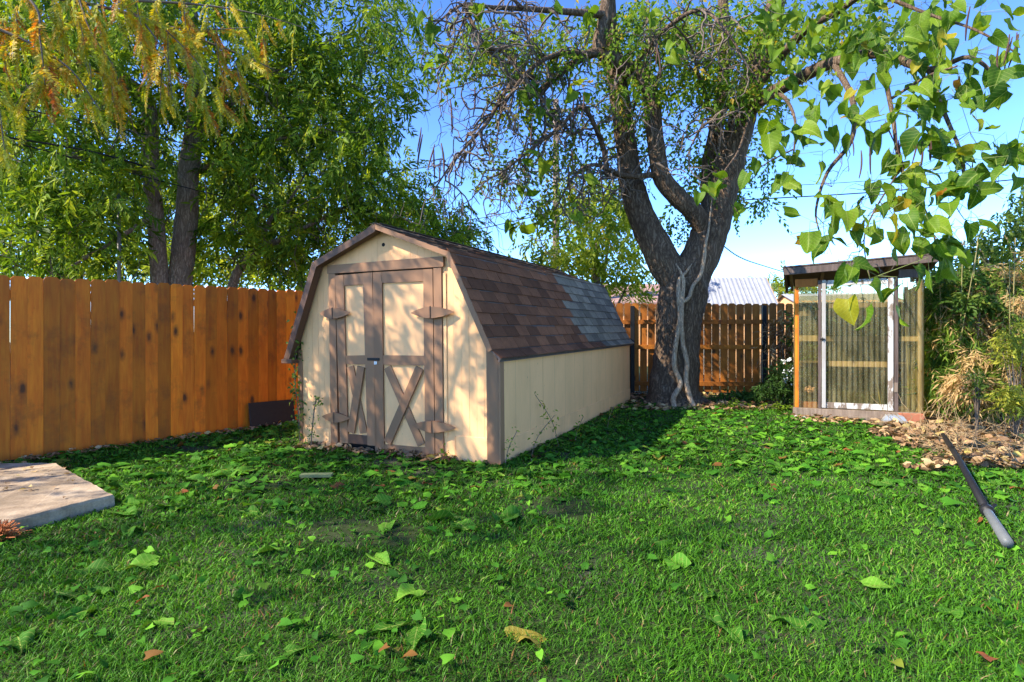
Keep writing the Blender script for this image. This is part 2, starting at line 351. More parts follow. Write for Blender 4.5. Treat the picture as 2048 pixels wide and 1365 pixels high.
def left_of_fence(x, y, m=0.0): return (x - FA[0]) * FD[1] - (y - FA[1]) * FD[0] < m
GLp = np.array((4.40, 9.25)); GRp = np.array((5.883, 8.527)); gex = nrm(GRp - GLp); gey = np.array((-gex[1], gex[0])); GWID = float(np.linalg.norm(GRp - GLp))
def in_green(x, y, m=0.0):
    dx, dy = x - GLp[0], y - GLp[1]; a = dx * gex[0] + dy * gex[1]; b = dx * gey[0] + dy * gey[1]
    return (a > -m) & (a < GWID + m) & (b > -m) & (b < 1.5 + m)
def bed(x, y):                                      # dry-leaf bed on the right
    return (x > 3.95 + (y - 5.5) * .42 + .22 * np.sin(y * 3.1) + .12 * np.sin(y * 7.7 + x * 3)) & (y > 5.75 + .15 * np.sin(x * 6)) & (x > 3.2)
def lawn_ok(x, y, m=0.0):
    return ~(in_shed(x, y, m) | in_poly(x, y, SLAB) | left_of_fence(x, y, .06) | in_green(x, y, m) | (y > 12.2))

# ------------------------------------------------------------------ storage shed
shed = thing('storage_shed', (FR[0], FR[1], -.01), 'cream barn shed with brown double doors and gambrel shingle roof', 'shed', rot=(R(1.25), 0, -TH))
def s_u(u):
    k = (u - 1024) / FPX; return (-.12 - 6 * k) / (.9135 + .4067 * k)
ROOF = [(-2.72, 1.05), (-2.27, 2.155), (-1.40, 2.515), (-.49, 2.165), (-.02, 1.175), (.075, 1.085)]
def top_z(x): return float(np.interp(x, [-2.72, -2.27, -1.40, -.49, .0], [1.05, 2.155, 2.515, 2.165, 1.135])) - .035
DX0, DX1 = -s_u(665), -s_u(893)                      # door surround, left and right
HZ0, HZ1 = 2.03, 2.135
# front siding boards
x = -2.58; bi = 0
while x < -.02:
    w = .0865 + random.uniform(-.004, .004); x1 = min(x + w, -.01)
    z0 = HZ1 - .03 if (x > DX0 + .02 and x1 < DX1 - .02) else .02
    mb = MB(); a, b = x + .001, x1 - .001
    pl = [(a, z0), (b, z0), (b, top_z(b)), (a, top_z(a))]
    if a < -1.40 < b: pl = [(a, z0), (b, z0), (b, top_z(b)), (-1.40, top_z(-1.40)), (a, top_z(a))]
    mb.prism(pl, 'y', random.uniform(-.002, .001), .02)
    mb.build('siding_board', CREAM, shed, bevel=.0018); x = x1
# backing walls
mb = MB(); bk = [(-2.58, .01), (-.02, .01), (-.02, 1.10)] + [(p[0] + (.02 if p[0] < -1.4 else -.02), p[1] - .045) for p in ROOF[3:0:-1]] + [(-2.58, 1.1)]
mb.prism(bk, 'y', .021, .05).build('front_wall', HOLE_SHADE, shed)
mb = MB().prism(bk, 'y', SL - .05, SL); mb.build('rear_wall', CREAM, shed)
MB().box(-2.6, -2.575, .02, SL, 0, 1.13).build('side_wall', CREAM, shed)
MB().box(-.05, -.02, .05, SL - .06, 0, 1.12).build('side_wall', HOLE_SHADE, shed)
seams = np.linspace(.073, SL, 6)
for q in range(5):                                   # right side: five plywood siding sheets
    MB().box(-.0195, (.0, .0012, -.0008, .0005, -.0005)[q], seams[q] + .0008, seams[q + 1] - .0008, .19, 1.135).build('siding_sheet', CREAMS, shed)
nb = 3
for q in range(nb):                                  # skirt boards along the side
    mb = MB().box(-.018, .007, .075 + q * (SL - .075) / nb + .001, .075 + (q + 1) * (SL - .075) / nb - .001, -.03, .235)
    mb.build('skirt_board', CREAM, shed, bevel=.004)
MB().box(-.50, -.135, -.014, .019, -.03, .275).build('skirt_board', CREAM, shed, bevel=.003)
MB().box(DX1 + .11, -.502, -.013, .019, -.03, .27).build('skirt_board', CREAM, shed, bevel=.003)
MB().box(-2.58, DX0 - .01, -.013, .019, -.03, .25).build('skirt_board', CREAM, shed, bevel=.003)
# corner boards
MB().prism([(-.132, -.04), (-.001, -.04), (-.001, 1.06), (-.03, 1.12), (-.132, 1.34)], 'y', -.024, -.003).build('corner_board', BROWN, shed, bevel=.003)
MB().box(.0, .022, -.025, .07, -.04, 1.10).build('corner_board', BROWN, shed, bevel=.003)
MB().box(-2.62, -2.56, -.02, -.003, -.04, 1.16).build('corner_board', BROWN, shed, bevel=.003)
# doors
def sx(u): return -s_u(u)
JL0, JL1 = sx(665), sx(678.5); JR0, JR1 = sx(872.5), sx(892)
MB().prism([(JL0, .0), (JL1, .0), (JL1, HZ0 - .002), (JL0, HZ0 - .002)], 'y', -.026, .018).build('door_jamb', BROWN, shed, bevel=.003)
MB().box(JR0 + .003, JR1 - .015, -.026, .018, -.02, HZ0 - .002).build('door_jamb', BROWN, shed, bevel=.003)
MB().box(JR1 - .012, JR1 + .03, -.012, .018, .26, HZ0 - .06).build('door_jamb', CREAM, shed, bevel=.003)
MB().prism([(JL0 - .01, HZ0), (JR1 + .012, HZ0 + .004), (JR1 + .012, HZ1 + .008), (JL0 - .01, HZ1 - .01)], 'y', -.034, .018).build('door_header', BROWN, shed, bevel=.004)
def door(x0, x1, sl, sr, lean, zb, sag, label):
    # x0..x1 door leaf, sl/sr stile widths; lean shifts the bottom sideways
    d = thing('door', (x0, 0, 0), None, None); d.parent = shed; d['label'] = label
    wdt = x1 - x0; H = HZ0 - .012
    def P(xx, zz): return (xx + lean * (1 - zz / H), zz - sag * (1 - xx / wdt) if zz > 1 else zz)
    def quad(a, b, c, e, name, mat, y0, y1, bev=.003):
        MB().prism([P(a, c), P(b, c), P(b, e), P(a, e)], 'y', y0, y1).build(name, mat, d, bevel=bev)
    quad(.005, wdt - .005, zb + .02, H - .005, 'door_panel', CREAM, -.008, .016, 0)
    quad(0, sl, zb, H, 'stile', BROWN, -.030, -.0085); quad(wdt - sr, wdt, zb, H, 'stile', BROWN, -.030, -.0085)
    quad(sl + .002, wdt - sr - .002, H - .125, H - .001, 'rail', BROWN, -.028, -.0085)
    quad(sl + .002, wdt - sr - .002, 1.0, 1.105, 'rail', BROWN, -.028, -.0085)
    quad(sl + .002, wdt - sr - .002, zb + .005, zb + .105, 'rail', DBROWN if lean else BROWN, -.027, -.0085)
    za, zt = zb + .11, .995; a, b = sl + .004, wdt - sr - .004; hw = .048
    def brace(p, q, y0, y1):
        v = np.array(q) - np.array(p); v = v / np.linalg.norm(v); n = np.array((-v[1], v[0])) * hw
        MB().prism([P(*(np.array(p) + n)), P(*(np.array(p) - n)), P(*(np.array(q) - n)), P(*(np.array(q) + n))], 'y', y0, y1).build('cross_brace', BROWN, d, bevel=.003)
    brace((a + hw, zt - .02), (b - hw, za + .02), -.024, -.0086)
    brace((b - hw, zt - .02), (a + hw, za + .02), -.0455, -.0245)
    return d
dl0, dl1 = JL1 + .004, sx(752.0); dr0, dr1 = sx(753.5), JR0 - .002
door(dl0, dl1, .115, .125, .035, .10, .012, 'narrow left shed door with leaning stile and cross brace')
door(dr0 + .0, dr1, .12, .115, .0, .02, .0, 'wider right shed door with cross brace')
def lens(cx, cz, wd, ht, off, name='hinge'):          # diamond-shaped plate folded out at the pin
    h = thing(name, (cx, -.031, cz), None, None); h.parent = shed
    for sgn in (-1, 1):
        pts = []
        for t in np.linspace(0, 1, 7): pts.append((sgn * t * wd / 2, ht / 2 * (1 - t ** 1.8) + .003))
        for t in np.linspace(1, 0, 7): pts.append((sgn * t * wd / 2, -ht / 2 * (1 - t ** 1.8) - .003))
        if sgn < 0: pts = pts[::-1]
        n = len(pts); vf = [(p[0], -.058 + .036 * abs(p[0]) / (wd / 2), p[1]) for p in pts]; vb = [(p[0], -.016 if abs(p[0]) > .02 else .0, p[1]) for p in pts]
        mb = MB(); mb.poly(vf[::-1] if sgn < 0 else vf[::-1]); mb.poly(vb)
        mb.add(vf + vb, [(i, (i + 1) % n, n + (i + 1) % n, n + i) for i in range(n)])
        mb.build('hinge_leaf', BROWN, h)
    MB().tube([(0, -.058, -ht / 2 - .008), (0, -.058, ht / 2 + .008)], .007, 8).build('hinge_pin', DBROWN, h)
def zv(v, s): return CAM_H + (682.5 - v) / FPX * (6 + .4067 * s)
lens(sx(679), zv(626, s_u(679)), .43, .115, 0); lens(sx(872.5), zv(624, s_u(872)), .52, .115, 0)
lens(sx(679), zv(832, s_u(679)), .40, .105, 0); lens(sx(873), zv(850, s_u(873)), .53, .115, 0)
# hasp, and the vent hole as a solid disc with its shade painted in
hs = MB().box(sx(741), sx(765), -.037, -.0312, 1.045, 1.075); hs.build('hasp', BLACK, shed)
for u in (743, 763): MB().tube([(sx(u), -.044, 1.06), (sx(u), -.036, 1.06)], .006, 8).build('bolt', BLACK, shed)
th = np.linspace(0, 2 * math.pi, 14, endpoint=False)
MB().prism([(-1.385 + .021 * math.cos(t), 2.315 + .021 * math.sin(t)) for t in th], 'y', -.006, .01).build('vent_hole', HOLE_SHADE, shed)
MB().box(-1.45, -1.32, -.004, -.0025, 2.24, 2.385).build('patch_panel', CREAM, shed, bevel=.001)
# roof deck, rake boards, soffits
def offs(pl, d):
    p = np.array(pl); t = np.gradient(p, axis=0); n = nrm(np.stack([-t[:, 1], t[:, 0]], -1)); return p + n * d
inner = offs(ROOF, -.022); mb = MB()
mb.prism([tuple(p) for p in ROOF] + [tuple(p) for p in inner[::-1]], 'y', -.115, SL + .06); mb.build('roof_deck', GREYWOOD, shed)
rk_o, rk_i = offs(ROOF, .004), offs(ROOF, -.075)
for q in range(4):
    mat = DBROWN if q < 2 else BROWN
    inn = rk_i if q < 2 else offs(ROOF, -.05)
    mb = MB().prism([tuple(rk_o[q]), tuple(rk_o[q + 1]), tuple(inn[q + 1]), tuple(inn[q])], 'y', -.138 + .002 * q, -.116)
    mb.build('rake_board', mat, shed, bevel=.003)
for q in (0, 1):                                      # boxed soffit on the left overhang
    mb = MB().prism([tuple(inner[q]), tuple(inner[q + 1]), tuple(offs(ROOF, -.07)[q + 1]), tuple(offs(ROOF, -.07)[q])], 'y', -.114, -.028); mb.build('soffit', DBROWN, shed)
MB().box(-2.76, -2.60, -.14, SL, 1.0, 1.05).build('eave_board', DBROWN, shed, bevel=.004)
MB().box(.035, .055, -.10, SL + .04, 1.055, 1.098).build('eave_board', GREYWOOD, shed)
# shingles: each tab its own piece
TABW, EXP = .33, .142
sh_mesh = {}
for nm, mt in (('brown', SH_BROWN), ('grey', SH_GREY), ('dark', SH_DARK)):
    for vi in range(5):
        g = np.random.default_rng(vi + 3); j = lambda a: g.uniform(-a, a)
        w = TABW / 2 - .0025; l = EXP + .05
        b = [(-w + j(.004), 0 + j(.004), .007 + j(.002)), (w + j(.004), j(.004), .007 + j(.003)), (w, l, .001), (-w, l, .001)]
        mb = MB(); top = b; bot = [(p[0], p[1], p[2] - .0065) for p in b]
        mb.add(top + bot, [(0, 1, 2, 3), (7, 6, 5, 4), (0, 4, 5, 1), (1, 5, 6, 2), (3, 2, 6, 7), (0, 3, 7, 4)])
        sh_mesh[nm, vi] = mb.mesh('shingle_' + nm, mt)
def shingles(p0, p1, rows, exp, pick, y0, y1, curve=None, stuff=None):
    p0, p1 = np.array(p0), np.array(p1); d = nrm(p1 - p0); n = np.array((d[1], -d[0])); n = n if n[1] > 0 else -n
    for r in range(rows):
        y = y0 - TABW * (.5 if r % 2 else .05) * random.uniform(.8, 1.2); c = 0
        while y < y1:
            a, b = max(y, y0), min(y + TABW, y1)
            if b - a > .05:
                p = p0 + d * exp * r + n * (.004 + random.uniform(0, .002)); til = math.atan(.0085 / exp)
                dy = d * math.cos(til) - n * math.sin(til); dz = n * math.cos(til) + d * math.sin(til)
                f = np.array([[0, dy[0], dz[0]], [1, 0, 0], [0, dy[1], dz[1]]])
                if p1[0] > p0[0]: f[:, 0] *= -1
                mm = m4(f, (p[0], (a + b) / 2, p[1])); s = (b - a) / TABW
                mm = mm @ Matrix.Diagonal((s, 1, 1, 1)) @ Matrix.Rotation(random.uniform(-.008, .008), 4, 'Z')
                col = pick(r, y)
                if stuff is None: link('shingle', sh_mesh[col, random.randrange(5)], shed, mat4=mm)
                else:
                    me = sh_mesh[col, 0]; v = np.array([mm @ q.co for q in me.vertices]); stuff.add(v, [tuple(f.vertices) for f in me.polygons])
            y += TABW; c += 1
edge = [2.9, 3.0, 3.1, 2.65, 2.95, 2.7, 2.95, 2.9, 2.9, 2.9]
low0, low1 = ROOF[4], ROOF[3]; LL = math.dist(low0, low1)
shingles(low0, low1, 8, LL / 8.0, lambda r, y: 'brown' if y < edge[7 - r] else 'grey', -.125, SL + .07)
shingles(ROOF[5], ROOF[4], 1, .13, lambda r, y: 'brown' if y < 3.6 else 'grey', -.125, SL + .07)
shingles(ROOF[3], ROOF[2], 7, math.dist(ROOF[3], ROOF[2]) / 6.8, lambda r, y: 'dark' if (r + int(y * 3)) % 4 else 'brown', -.125, SL + .07)
st = MB(); shingles(ROOF[0], ROOF[1], 8, .142, lambda r, y: 'dark', -.12, SL + .06, stuff=st)
shingles(ROOF[1], ROOF[2], 7, .135, lambda r, y: 'dark', -.12, SL + .06, stuff=st)
tag(st.build('left_roof_shingles', SH_DARK, shed), kind='stuff').name = 'shingle_course'
for q in range(18):                                   # ridge caps
    yy = -.12 + q * .335
    mb = MB(); a = .12
    t = [(-a, 0, -.046), (0, 0, .006), (a, 0, -.046), (-a, .35, -.053), (0, .35, -.002), (a, .35, -.053)]
    mb.add(t + [(p[0], p[1], p[2] - .007) for p in t], [(0, 1, 4, 3), (1, 2, 5, 4), (6, 9, 10, 7), (7, 10, 11, 8), (0, 6, 7, 1), (1, 7, 8, 2), (2, 8, 11, 5), (0, 3, 9, 6)])
    o = mb.build('ridge_cap', SH_DARK, shed); o.location = (-1.40, yy, 2.515 + .018)
# padlock hangs from the hasp
p = np.array((FR[0], FR[1])) + ex * sx(757) + ey * -.05
pd = thing('padlock', (p[0], p[1], 1.0), 'small steel padlock hanging from the shed door hasp', 'padlock', rot=(0, 0, -TH))
MB().box(-.019, .019, -.009, .009, -.01, .026).build('lock_body', GALV, pd, bevel=.003)
th = np.linspace(0, math.pi, 9); MB().tube([(.013, 0, .02)] + [(.013 * math.cos(t), 0, .042 + .013 * math.sin(t)) for t in th] + [(-.013, 0, .02)], .0032, 6).build('shackle', GALV, pd)

# ------------------------------------------------------------------ fences
def picket_mesh(mat, w, h, th, seed):
    g = np.random.default_rng(seed); e = .028
    pl = [(-w / 2, 0), (w / 2, 0), (w / 2, h - e), (w / 2 - e, h), (-w / 2 + e, h), (-w / 2, h - e)]
    mb = MB().prism(pl, 'y', -th / 2, th / 2); return mb.mesh('picket', mat)
pk = [picket_mesh(FENCE, .139 + .003 * (i % 3), 1.935, .018, i) for i in range(6)]
fl = thing('wooden_fence', (FA[0], FA[1], 0), 'orange stained picket fence running from the left edge behind the shed', 'fence', rot=(0, 0, math.atan2(FD[1], FD[0])))
k = -2.2
while k < 8.0:
    xw, yw = FA + FD * k; g = float(gz(xw, yw)); sc = random.uniform(.996, 1.004)
    bi = random.randrange(6); bw = .139 + .003 * (bi % 3); k += bw / 2
    o = link('fence_board', pk[bi], fl, bevel=.003, loc=(k, random.uniform(-.006, .004), g - .005 + random.uniform(-.005, .006)))
    o.rotation_euler = (random.uniform(-.006, .006), random.uniform(-.0012, .0012), random.uniform(-.02, .02)); o.scale = (1, 1, sc)
    k += bw / 2 + random.choice((.0004, .0008, .001, .0015, .0025))
for z in (.35, 1.05, 1.7):
    for q in range(4): MB().box(-2.2 + q * 2.55, -2.2 + (q + 1) * 2.55 - .004, .012, .05, z, z + .085).build('fence_rail', FENCE, fl)
for q in range(5): MB().box(-2.2 + q * 2.5, -2.14 + q * 2.5, .052, .11, -.1, 1.8).build('fence_post', BLACK, fl)
RA, RB = np.array((-.3, 12.62)), np.array((7.6, 12.05)); RD = nrm(RB - RA)
fr = thing('wooden_fence', (RA[0], RA[1], 0), 'brown picket fence with rails and black posts behind the catalpa trunk', 'fence', rot=(0, 0, math.atan2(RD[1], RD[0])))
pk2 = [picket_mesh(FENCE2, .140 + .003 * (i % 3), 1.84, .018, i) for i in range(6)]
k = .1; kmax = float(np.linalg.norm(RB - RA)) + 1.4
while k < kmax:
    xw, yw = RA + RD * k; g = float(gz(xw, yw))
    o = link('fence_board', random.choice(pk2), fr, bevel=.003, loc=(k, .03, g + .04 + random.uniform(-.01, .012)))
    o.rotation_euler = (random.uniform(-.006, .006), random.uniform(-.004, .004), random.uniform(-.02, .02))
    k += .163 + random.uniform(-.003, .004)
pp = [.9, 3.25, 5.5, 7.8]
pxs = [float(np.dot(np.array((W(u, 700, 12.3)[0], 12.3)) - RA, RD)) for u in (1266, 1525)]
posts = [pxs[0] - 2.5, pxs[0], pxs[1], pxs[1] + 2.45]
for z in (.32, 1.08, 1.60):
    for a, b in zip(posts[:-1] + [posts[-1]], posts[1:] + [kmax]):
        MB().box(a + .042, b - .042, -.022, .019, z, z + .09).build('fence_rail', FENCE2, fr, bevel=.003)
for a in posts:
    MB().box(a - .04, a + .04, -.06, .018, -.05, 1.98).build('fence_post', BLACK, fr, bevel=.004)

# ------------------------------------------------------------------ concrete slab and small things around it
g = np.random.default_rng(5); P = []
for q in range(len(SLAB)):
    a, b = SLAB[q], SLAB[(q + 1) % len(SLAB)]; n = max(2, int(np.linalg.norm(b - a) / .07))
    for t in np.linspace(0, 1, n, endpoint=False): P.append(a + (b - a) * t + g.uniform(-.006, .006, 2))
P = np.array(P); n = len(P); cen = P.mean(0)
top = np.c_[P + nrm(cen - P) * .012, .10 + g.uniform(-.003, .003, n)]; mid = np.c_[P, .085 + g.uniform(-.006, .003, n)]; bot = np.c_[P + nrm(P - cen) * .008, np.full(n, -.04)]
mb = MB(); idx = np.arange(n); nx_ = (idx + 1) % n
mb.add(np.vstack([top, mid, bot]), np.vstack([np.stack([idx + n, idx, nx_, nx_ + n], -1), np.stack([idx + 2 * n, idx + n, nx_ + n, nx_ + 2 * n], -1)]))
mb.poly(top[::-1] if np.cross(P[1] - P[0], P[2] - P[0]) < 0 else top)
tag(mb.build('concrete_slab', CONC), 'weathered concrete slab beside the left fence', 'slab')

# dark sheet leaning on the fence
p = W(548, 842, 8.4); o = MB().box(-.34, .34, -.015, .015, 0, .33).build('leaning_board', m_plain('tarred_board', (.03, .024, .02), .8), bevel=.004)
o.location = (p[0], p[1] - .02, float(gz(p[0], p[1])) + .02); o.rotation_euler = (R(-8), 0, math.atan2(FD[1], FD[0]) + .02)
tag(o, 'short dark board leaning on the fence left of the shed', 'board')
# flat plank on the lawn in front of the shed
p = W(633, 958, 5.4); o = MB().box(-.14, .14, -.045, .045, 0, .025).build('loose_plank', m_plain('mossy_wood', (.10, .13, .06), .9))
o.location = (p[0], p[1], .02); o.rotation_euler = (0, 0, R(4)); tag(o, 'short mossy plank lying on the lawn before the shed doors', 'plank')
# long pole lying on the grass
A, B, Cc = np.array((5.02, 6.93, .16)), np.array((3.33, 4.17, .06)), np.array((2.935, 3.525, .055))
pole = thing('garden_pole', tuple(Cc), 'long black pole with grey end lying on the right of the lawn', 'pole')
def rel(pts, o): return [tuple(np.array(p) - np.array(o)) for p in pts]
MB().tube(rel([A, A + (B - A) * .5 + (0, 0, .02), B], Cc), [.022, .026, .03], 10).build('shaft', BLACK, pole, smooth=True)
MB().tube(rel([B, B + (Cc - B) * .08, Cc], Cc), [.025, .028, .031], 14).build('grey_sleeve', GREYP, pole, smooth=True)
MB().tube(rel([B - (Cc - B) * .06, B + (Cc - B) * .05], Cc), .042, 12).build('collar', BLACK, pole, smooth=True)
d = nrm(B - A); pb = B - d * .04
MB().tube(rel([pb + (.02, .0, .0), pb + (.075, .01, .03)], Cc), .012, 8).build('clamp_knob', BLACK, pole, smooth=True)

# ------------------------------------------------------------------ lean-to greenhouse
G0z = .085
gh = thing('greenhouse', (GLp[0], GLp[1], G0z), 'small greenhouse of corrugated plastic with peeling white door', 'greenhouse', rot=(0, 0, math.atan2(gex[1], gex[0])))
GD, HL, HR = 1.35, 2.10, 2.17
def gxu(u):                                           # local x along the front for a photo column
    k = (u - 1024) / FPX; return float((GLp[0] - k * GLp[1]) / (k * gex[1] - gex[0]))
def Hx(xx): return HL + (HR - HL) * xx / GWID
def gbox(u0, u1, z0, z1, y0, y1, nm, mt, bev=.003): return MB().box(gxu(u0), gxu(u1), y0, y1, z0, z1).build(nm, mt, gh, bevel=bev)
def corr(a, b, z0, z1, y, nm, mt, ax='x', amp=.013, pit=.07, off=0):
    n = max(6, int((b - a) / pit * 8)); t = np.linspace(a, b, n); w = y + amp * np.sin((t - a) / pit * 2 * math.pi)
    zs = np.linspace(z0, z1, 4); v = []
    for z in zs:
        for tt, ww in zip(t, w): v.append((tt, ww, z) if ax == 'x' else (ww, tt, z))
    q = np.arange(3)[:, None] * n + np.arange(n - 1)[None]; q = q.ravel()
    MB().add(v, np.stack([q, q + 1, q + n + 1, q + n], -1)).build(nm, mt, gh, smooth=True)
MB().box(-.03, GWID - .02, -.05, .04, .02, .135).build('sill', OLDWOOD, gh, bevel=.004)
MB().box(.22, GWID - .15, -.085, -.055, -.06, .045).build('sill', OLDWOOD, gh, bevel=.004)
for a in (0.0, GWID - .05): MB().box(a, a + .05, .005, .055, .137, Hx(a) - .05).build('corner_post', TANWOOD if a else FENCE, gh, bevel=.003)
gbox(1636, 1642.5, .137, 2.09, -.045, .03, 'post', GREYWOOD); gbox(1788, 1796, .137, 2.10, -.045, .03, 'post', GREYWOOD)
for a in (0.0, GWID - .05): MB().box(a, a + .05, GD - .05, GD, .0, Hx(a) - .12).build('rear_post', OLDWOOD, gh)
# door
dr = thing('door', (0, 0, 0), None, None); dr.parent = gh; dr['label'] = 'corrugated plastic door with peeling white frame'
def dbox(u0, u1, z0, z1, y0, y1, nm, mt): return MB().box(gxu(u0), gxu(u1), y0, y1, z0, z1).build(nm, mt, dr, bevel=.003)
dbox(1643.5, 1651.5, .15, 2.09, -.055, -.015, 'stile', WHITEP); dbox(1775, 1786, .15, 2.09, -.055, -.015, 'stile', PEEL)
dbox(1652, 1774, 2.0, 2.085, -.035, .0, 'rail', PEEL); dbox(1652, 1774, .15, .235, -.035, -.005, 'rail', PEEL)
dbox(1652, 1774, .78, .86, .0, .03, 'rail', TANWOOD); dbox(1652, 1774, 1.66, 1.73, .0, .03, 'rail', OLDWOOD)
old = gh; gh_save = gh
t0 = gxu(1652); t1 = gxu(1774)
gh = dr; corr(t0, t1, .23, 2.01, -.012, 'corrugated_panel', POLY); gh = gh_save
dbox(1640, 1649.5, 1.18, 1.205, -.075, -.056, 'latch', BLACK); dbox(1644, 1646, 1.165, 1.22, -.082, -.076, 'latch_plate', BLACK)
for zz in (.22, .2): pass
for u in np.linspace(1660, 1768, 6): MB().tube([(gxu(u), -.042, 2.045), (gxu(u), -.034, 2.045)], .008, 6).build('screw', GREYWOOD, dr)
gbox(1787.5, 1795, .42, .56, -.06, -.046, 'hinge', OLDWOOD)
# side panels of the front
corr(gxu(1594), gxu(1635), .137, 2.06, -.004, 'corrugated_panel', POLY); corr(gxu(1797), GWID - .005, .137, 2.12, -.004, 'corrugated_panel', POLY)
corr(.0, GD, .1, 2.0, GWID + .008, 'corrugated_panel', POLYE, 'y'); corr(.0, GD, .1, 2.0, -.008, 'corrugated_panel', POLY, 'y')
corr(.0, GWID, .1, 1.95, GD + .008, 'corrugated_panel', POLY)
th = np.linspace(-.3, 1.9, 8); v = [(GWID - .035 + .05 * math.sin(t), .02 - .045 * math.cos(t), z) for z in (.137, 2.1) for t in th]
MB().add(v, [(i, i + 1, i + 9, i + 8) for i in range(7)]).build('corner_strip', POLYE, gh, smooth=True)
gbox(1593, 1635, 1.16, 1.25, .012, .045, 'cross_rail', TANWOOD); gbox(1798, 1838, 1.16, 1.23, .012, .045, 'cross_rail', TANWOOD)
MB().box(.0, gxu(1635), -.03, .005, 2.0, 2.12).build('head_board', FENCE2, gh); MB().box(gxu(1797), GWID, -.03, .005, 2.08, 2.20).build('head_board', GREYWOOD, gh)
for z in (.72, 1.16, 1.60): MB().box(.05, GWID - .05, GD - .05, GD - .015, z, z + .085).build('rear_rail', OLDWOOD, gh)
MB().box(.06, GWID - .06, GD - .4, GD - .06, .80, .825).build('shelf', OLDWOOD, gh); MB().box(.06, GWID - .06, .05, GD - .06, .085, .11).build('floor_board', OLDWOOD, gh)
# roof with fascia
ov = .17
rf = thing('roof', (0, 0, 0), None, None); rf.parent = gh
def rz(xx, yy): return HL + .07 + (HR - HL) * 1.1 * xx / GWID - .10 * yy
def rbox(x0, x1, y0, y1, zt, zb, nm, mt):
    v = [(xx, yy, rz(xx, yy) + dz) for dz in (zb, zt) for yy in (y0, y1) for xx in (x0, x1)]
    MB().add(v, [(0, 2, 3, 1), (4, 5, 7, 6), (0, 1, 5, 4), (2, 6, 7, 3), (0, 4, 6, 2), (1, 3, 7, 5)]).build(nm, mt, rf, bevel=.004)
rbox(-ov, GWID + ov, -.20, GD + .1, .13, .105, 'roof_sheet', GREYWOOD)
rbox(-ov + .01, GWID + ov - .01, -.19, -.15, .103, -.005, 'fascia', GREYWOOD)
rbox(-ov + .01, -ov + .05, -.149, GD + .08, .103, .0, 'fascia', GREYWOOD); rbox(GWID + ov - .05, GWID + ov - .01, -.149, GD + .08, .103, .0, 'fascia', GREYWOOD)
for q in range(5): a = -.08 + q * (GWID + .12) / 4; rbox(a, a + .045, -.148, GD + .05, .103, .02, 'rafter', OLDWOOD)
# things by the greenhouse
def gw(xx, yy, zz): p = GLp + gex * xx + gey * yy; return (p[0], p[1], G0z + zz)
rz0 = math.atan2(gex[1], gex[0])
o = MB().box(-.11, .11, -.09, .09, -.13, .0).build('concrete_block', m_plain('pale_block', (.42, .41, .38), .9), bevel=.006); o.location = gw(.07, -.02, .02); o.rotation_euler.z = rz0; tag(o, 'pale concrete block under the left greenhouse sill', 'block')
o = MB().box(-.16, .16, -.045, .045, 0, .11).build('brick', TERRA, bevel=.005); o.location = gw(.15, .13, .11); o.rotation_euler.z = rz0; tag(o, 'red brick inside the greenhouse at lower left', 'brick')
o = MB().box(-.15, .15, -.05, .05, 0, .13).build('brick', TERRA, bevel=.005); o.location = gw(GWID - .15, -.11, .0); o.rotation_euler.z = rz0 + .1; tag(o, 'red brick standing at the greenhouse right corner', 'brick')
o = thing('utility_box', gw(1.28, -.24, -.06), 'grey box with raised ribbed cover on the ground before the greenhouse', 'box', rot=(0, 0, rz0))
MB().box(-.15, .15, -.09, .09, 0, .10).build('body', m_plain('grey_box', (.22, .22, .21), .7), o, bevel=.006)
MB().prism([(-.145, .102), (.145, .102), (.10, .165), (-.10, .165)], 'y', -.085, .085).build('cover', GALV, o, bevel=.008)
for a in (-.05, .0, .05): MB().box(a - .008, a + .008, -.088, .088, .1655, .175).build('rib', GALV, o)
jr = thing('glass_jar', gw(.20, .14, .22), 'glass jar with pale pink dried flower head in the greenhouse', 'jar')
a = np.linspace(0, 2 * math.pi, 12, endpoint=False)
MB().tube([(0, 0, 0), (0, 0, .09), (0, 0, .11)], [.04, .04, .03], 12).build('glass', CLEARJ, jr, smooth=True)
mb = MB()
for q in range(60):
    dd = rdir(1)[0] * (.075, .05, .05); mb.scatter([(-.02, 0, 0), (0, -.004, .02), (.02, 0, 0), (0, .006, -.02)], [(0, 1, 2, 3)], frames(rdir(1), rdir(1)), [np.array((0.0, 0, .19)) + dd], [0.5])
mb.build('flower_head', m_plain('dried_pink', (.62, .36, .27), .9), jr); MB().tube([(0, 0, .01), (0, 0, .17)], .005, 5).build('stem', TWIG, jr)

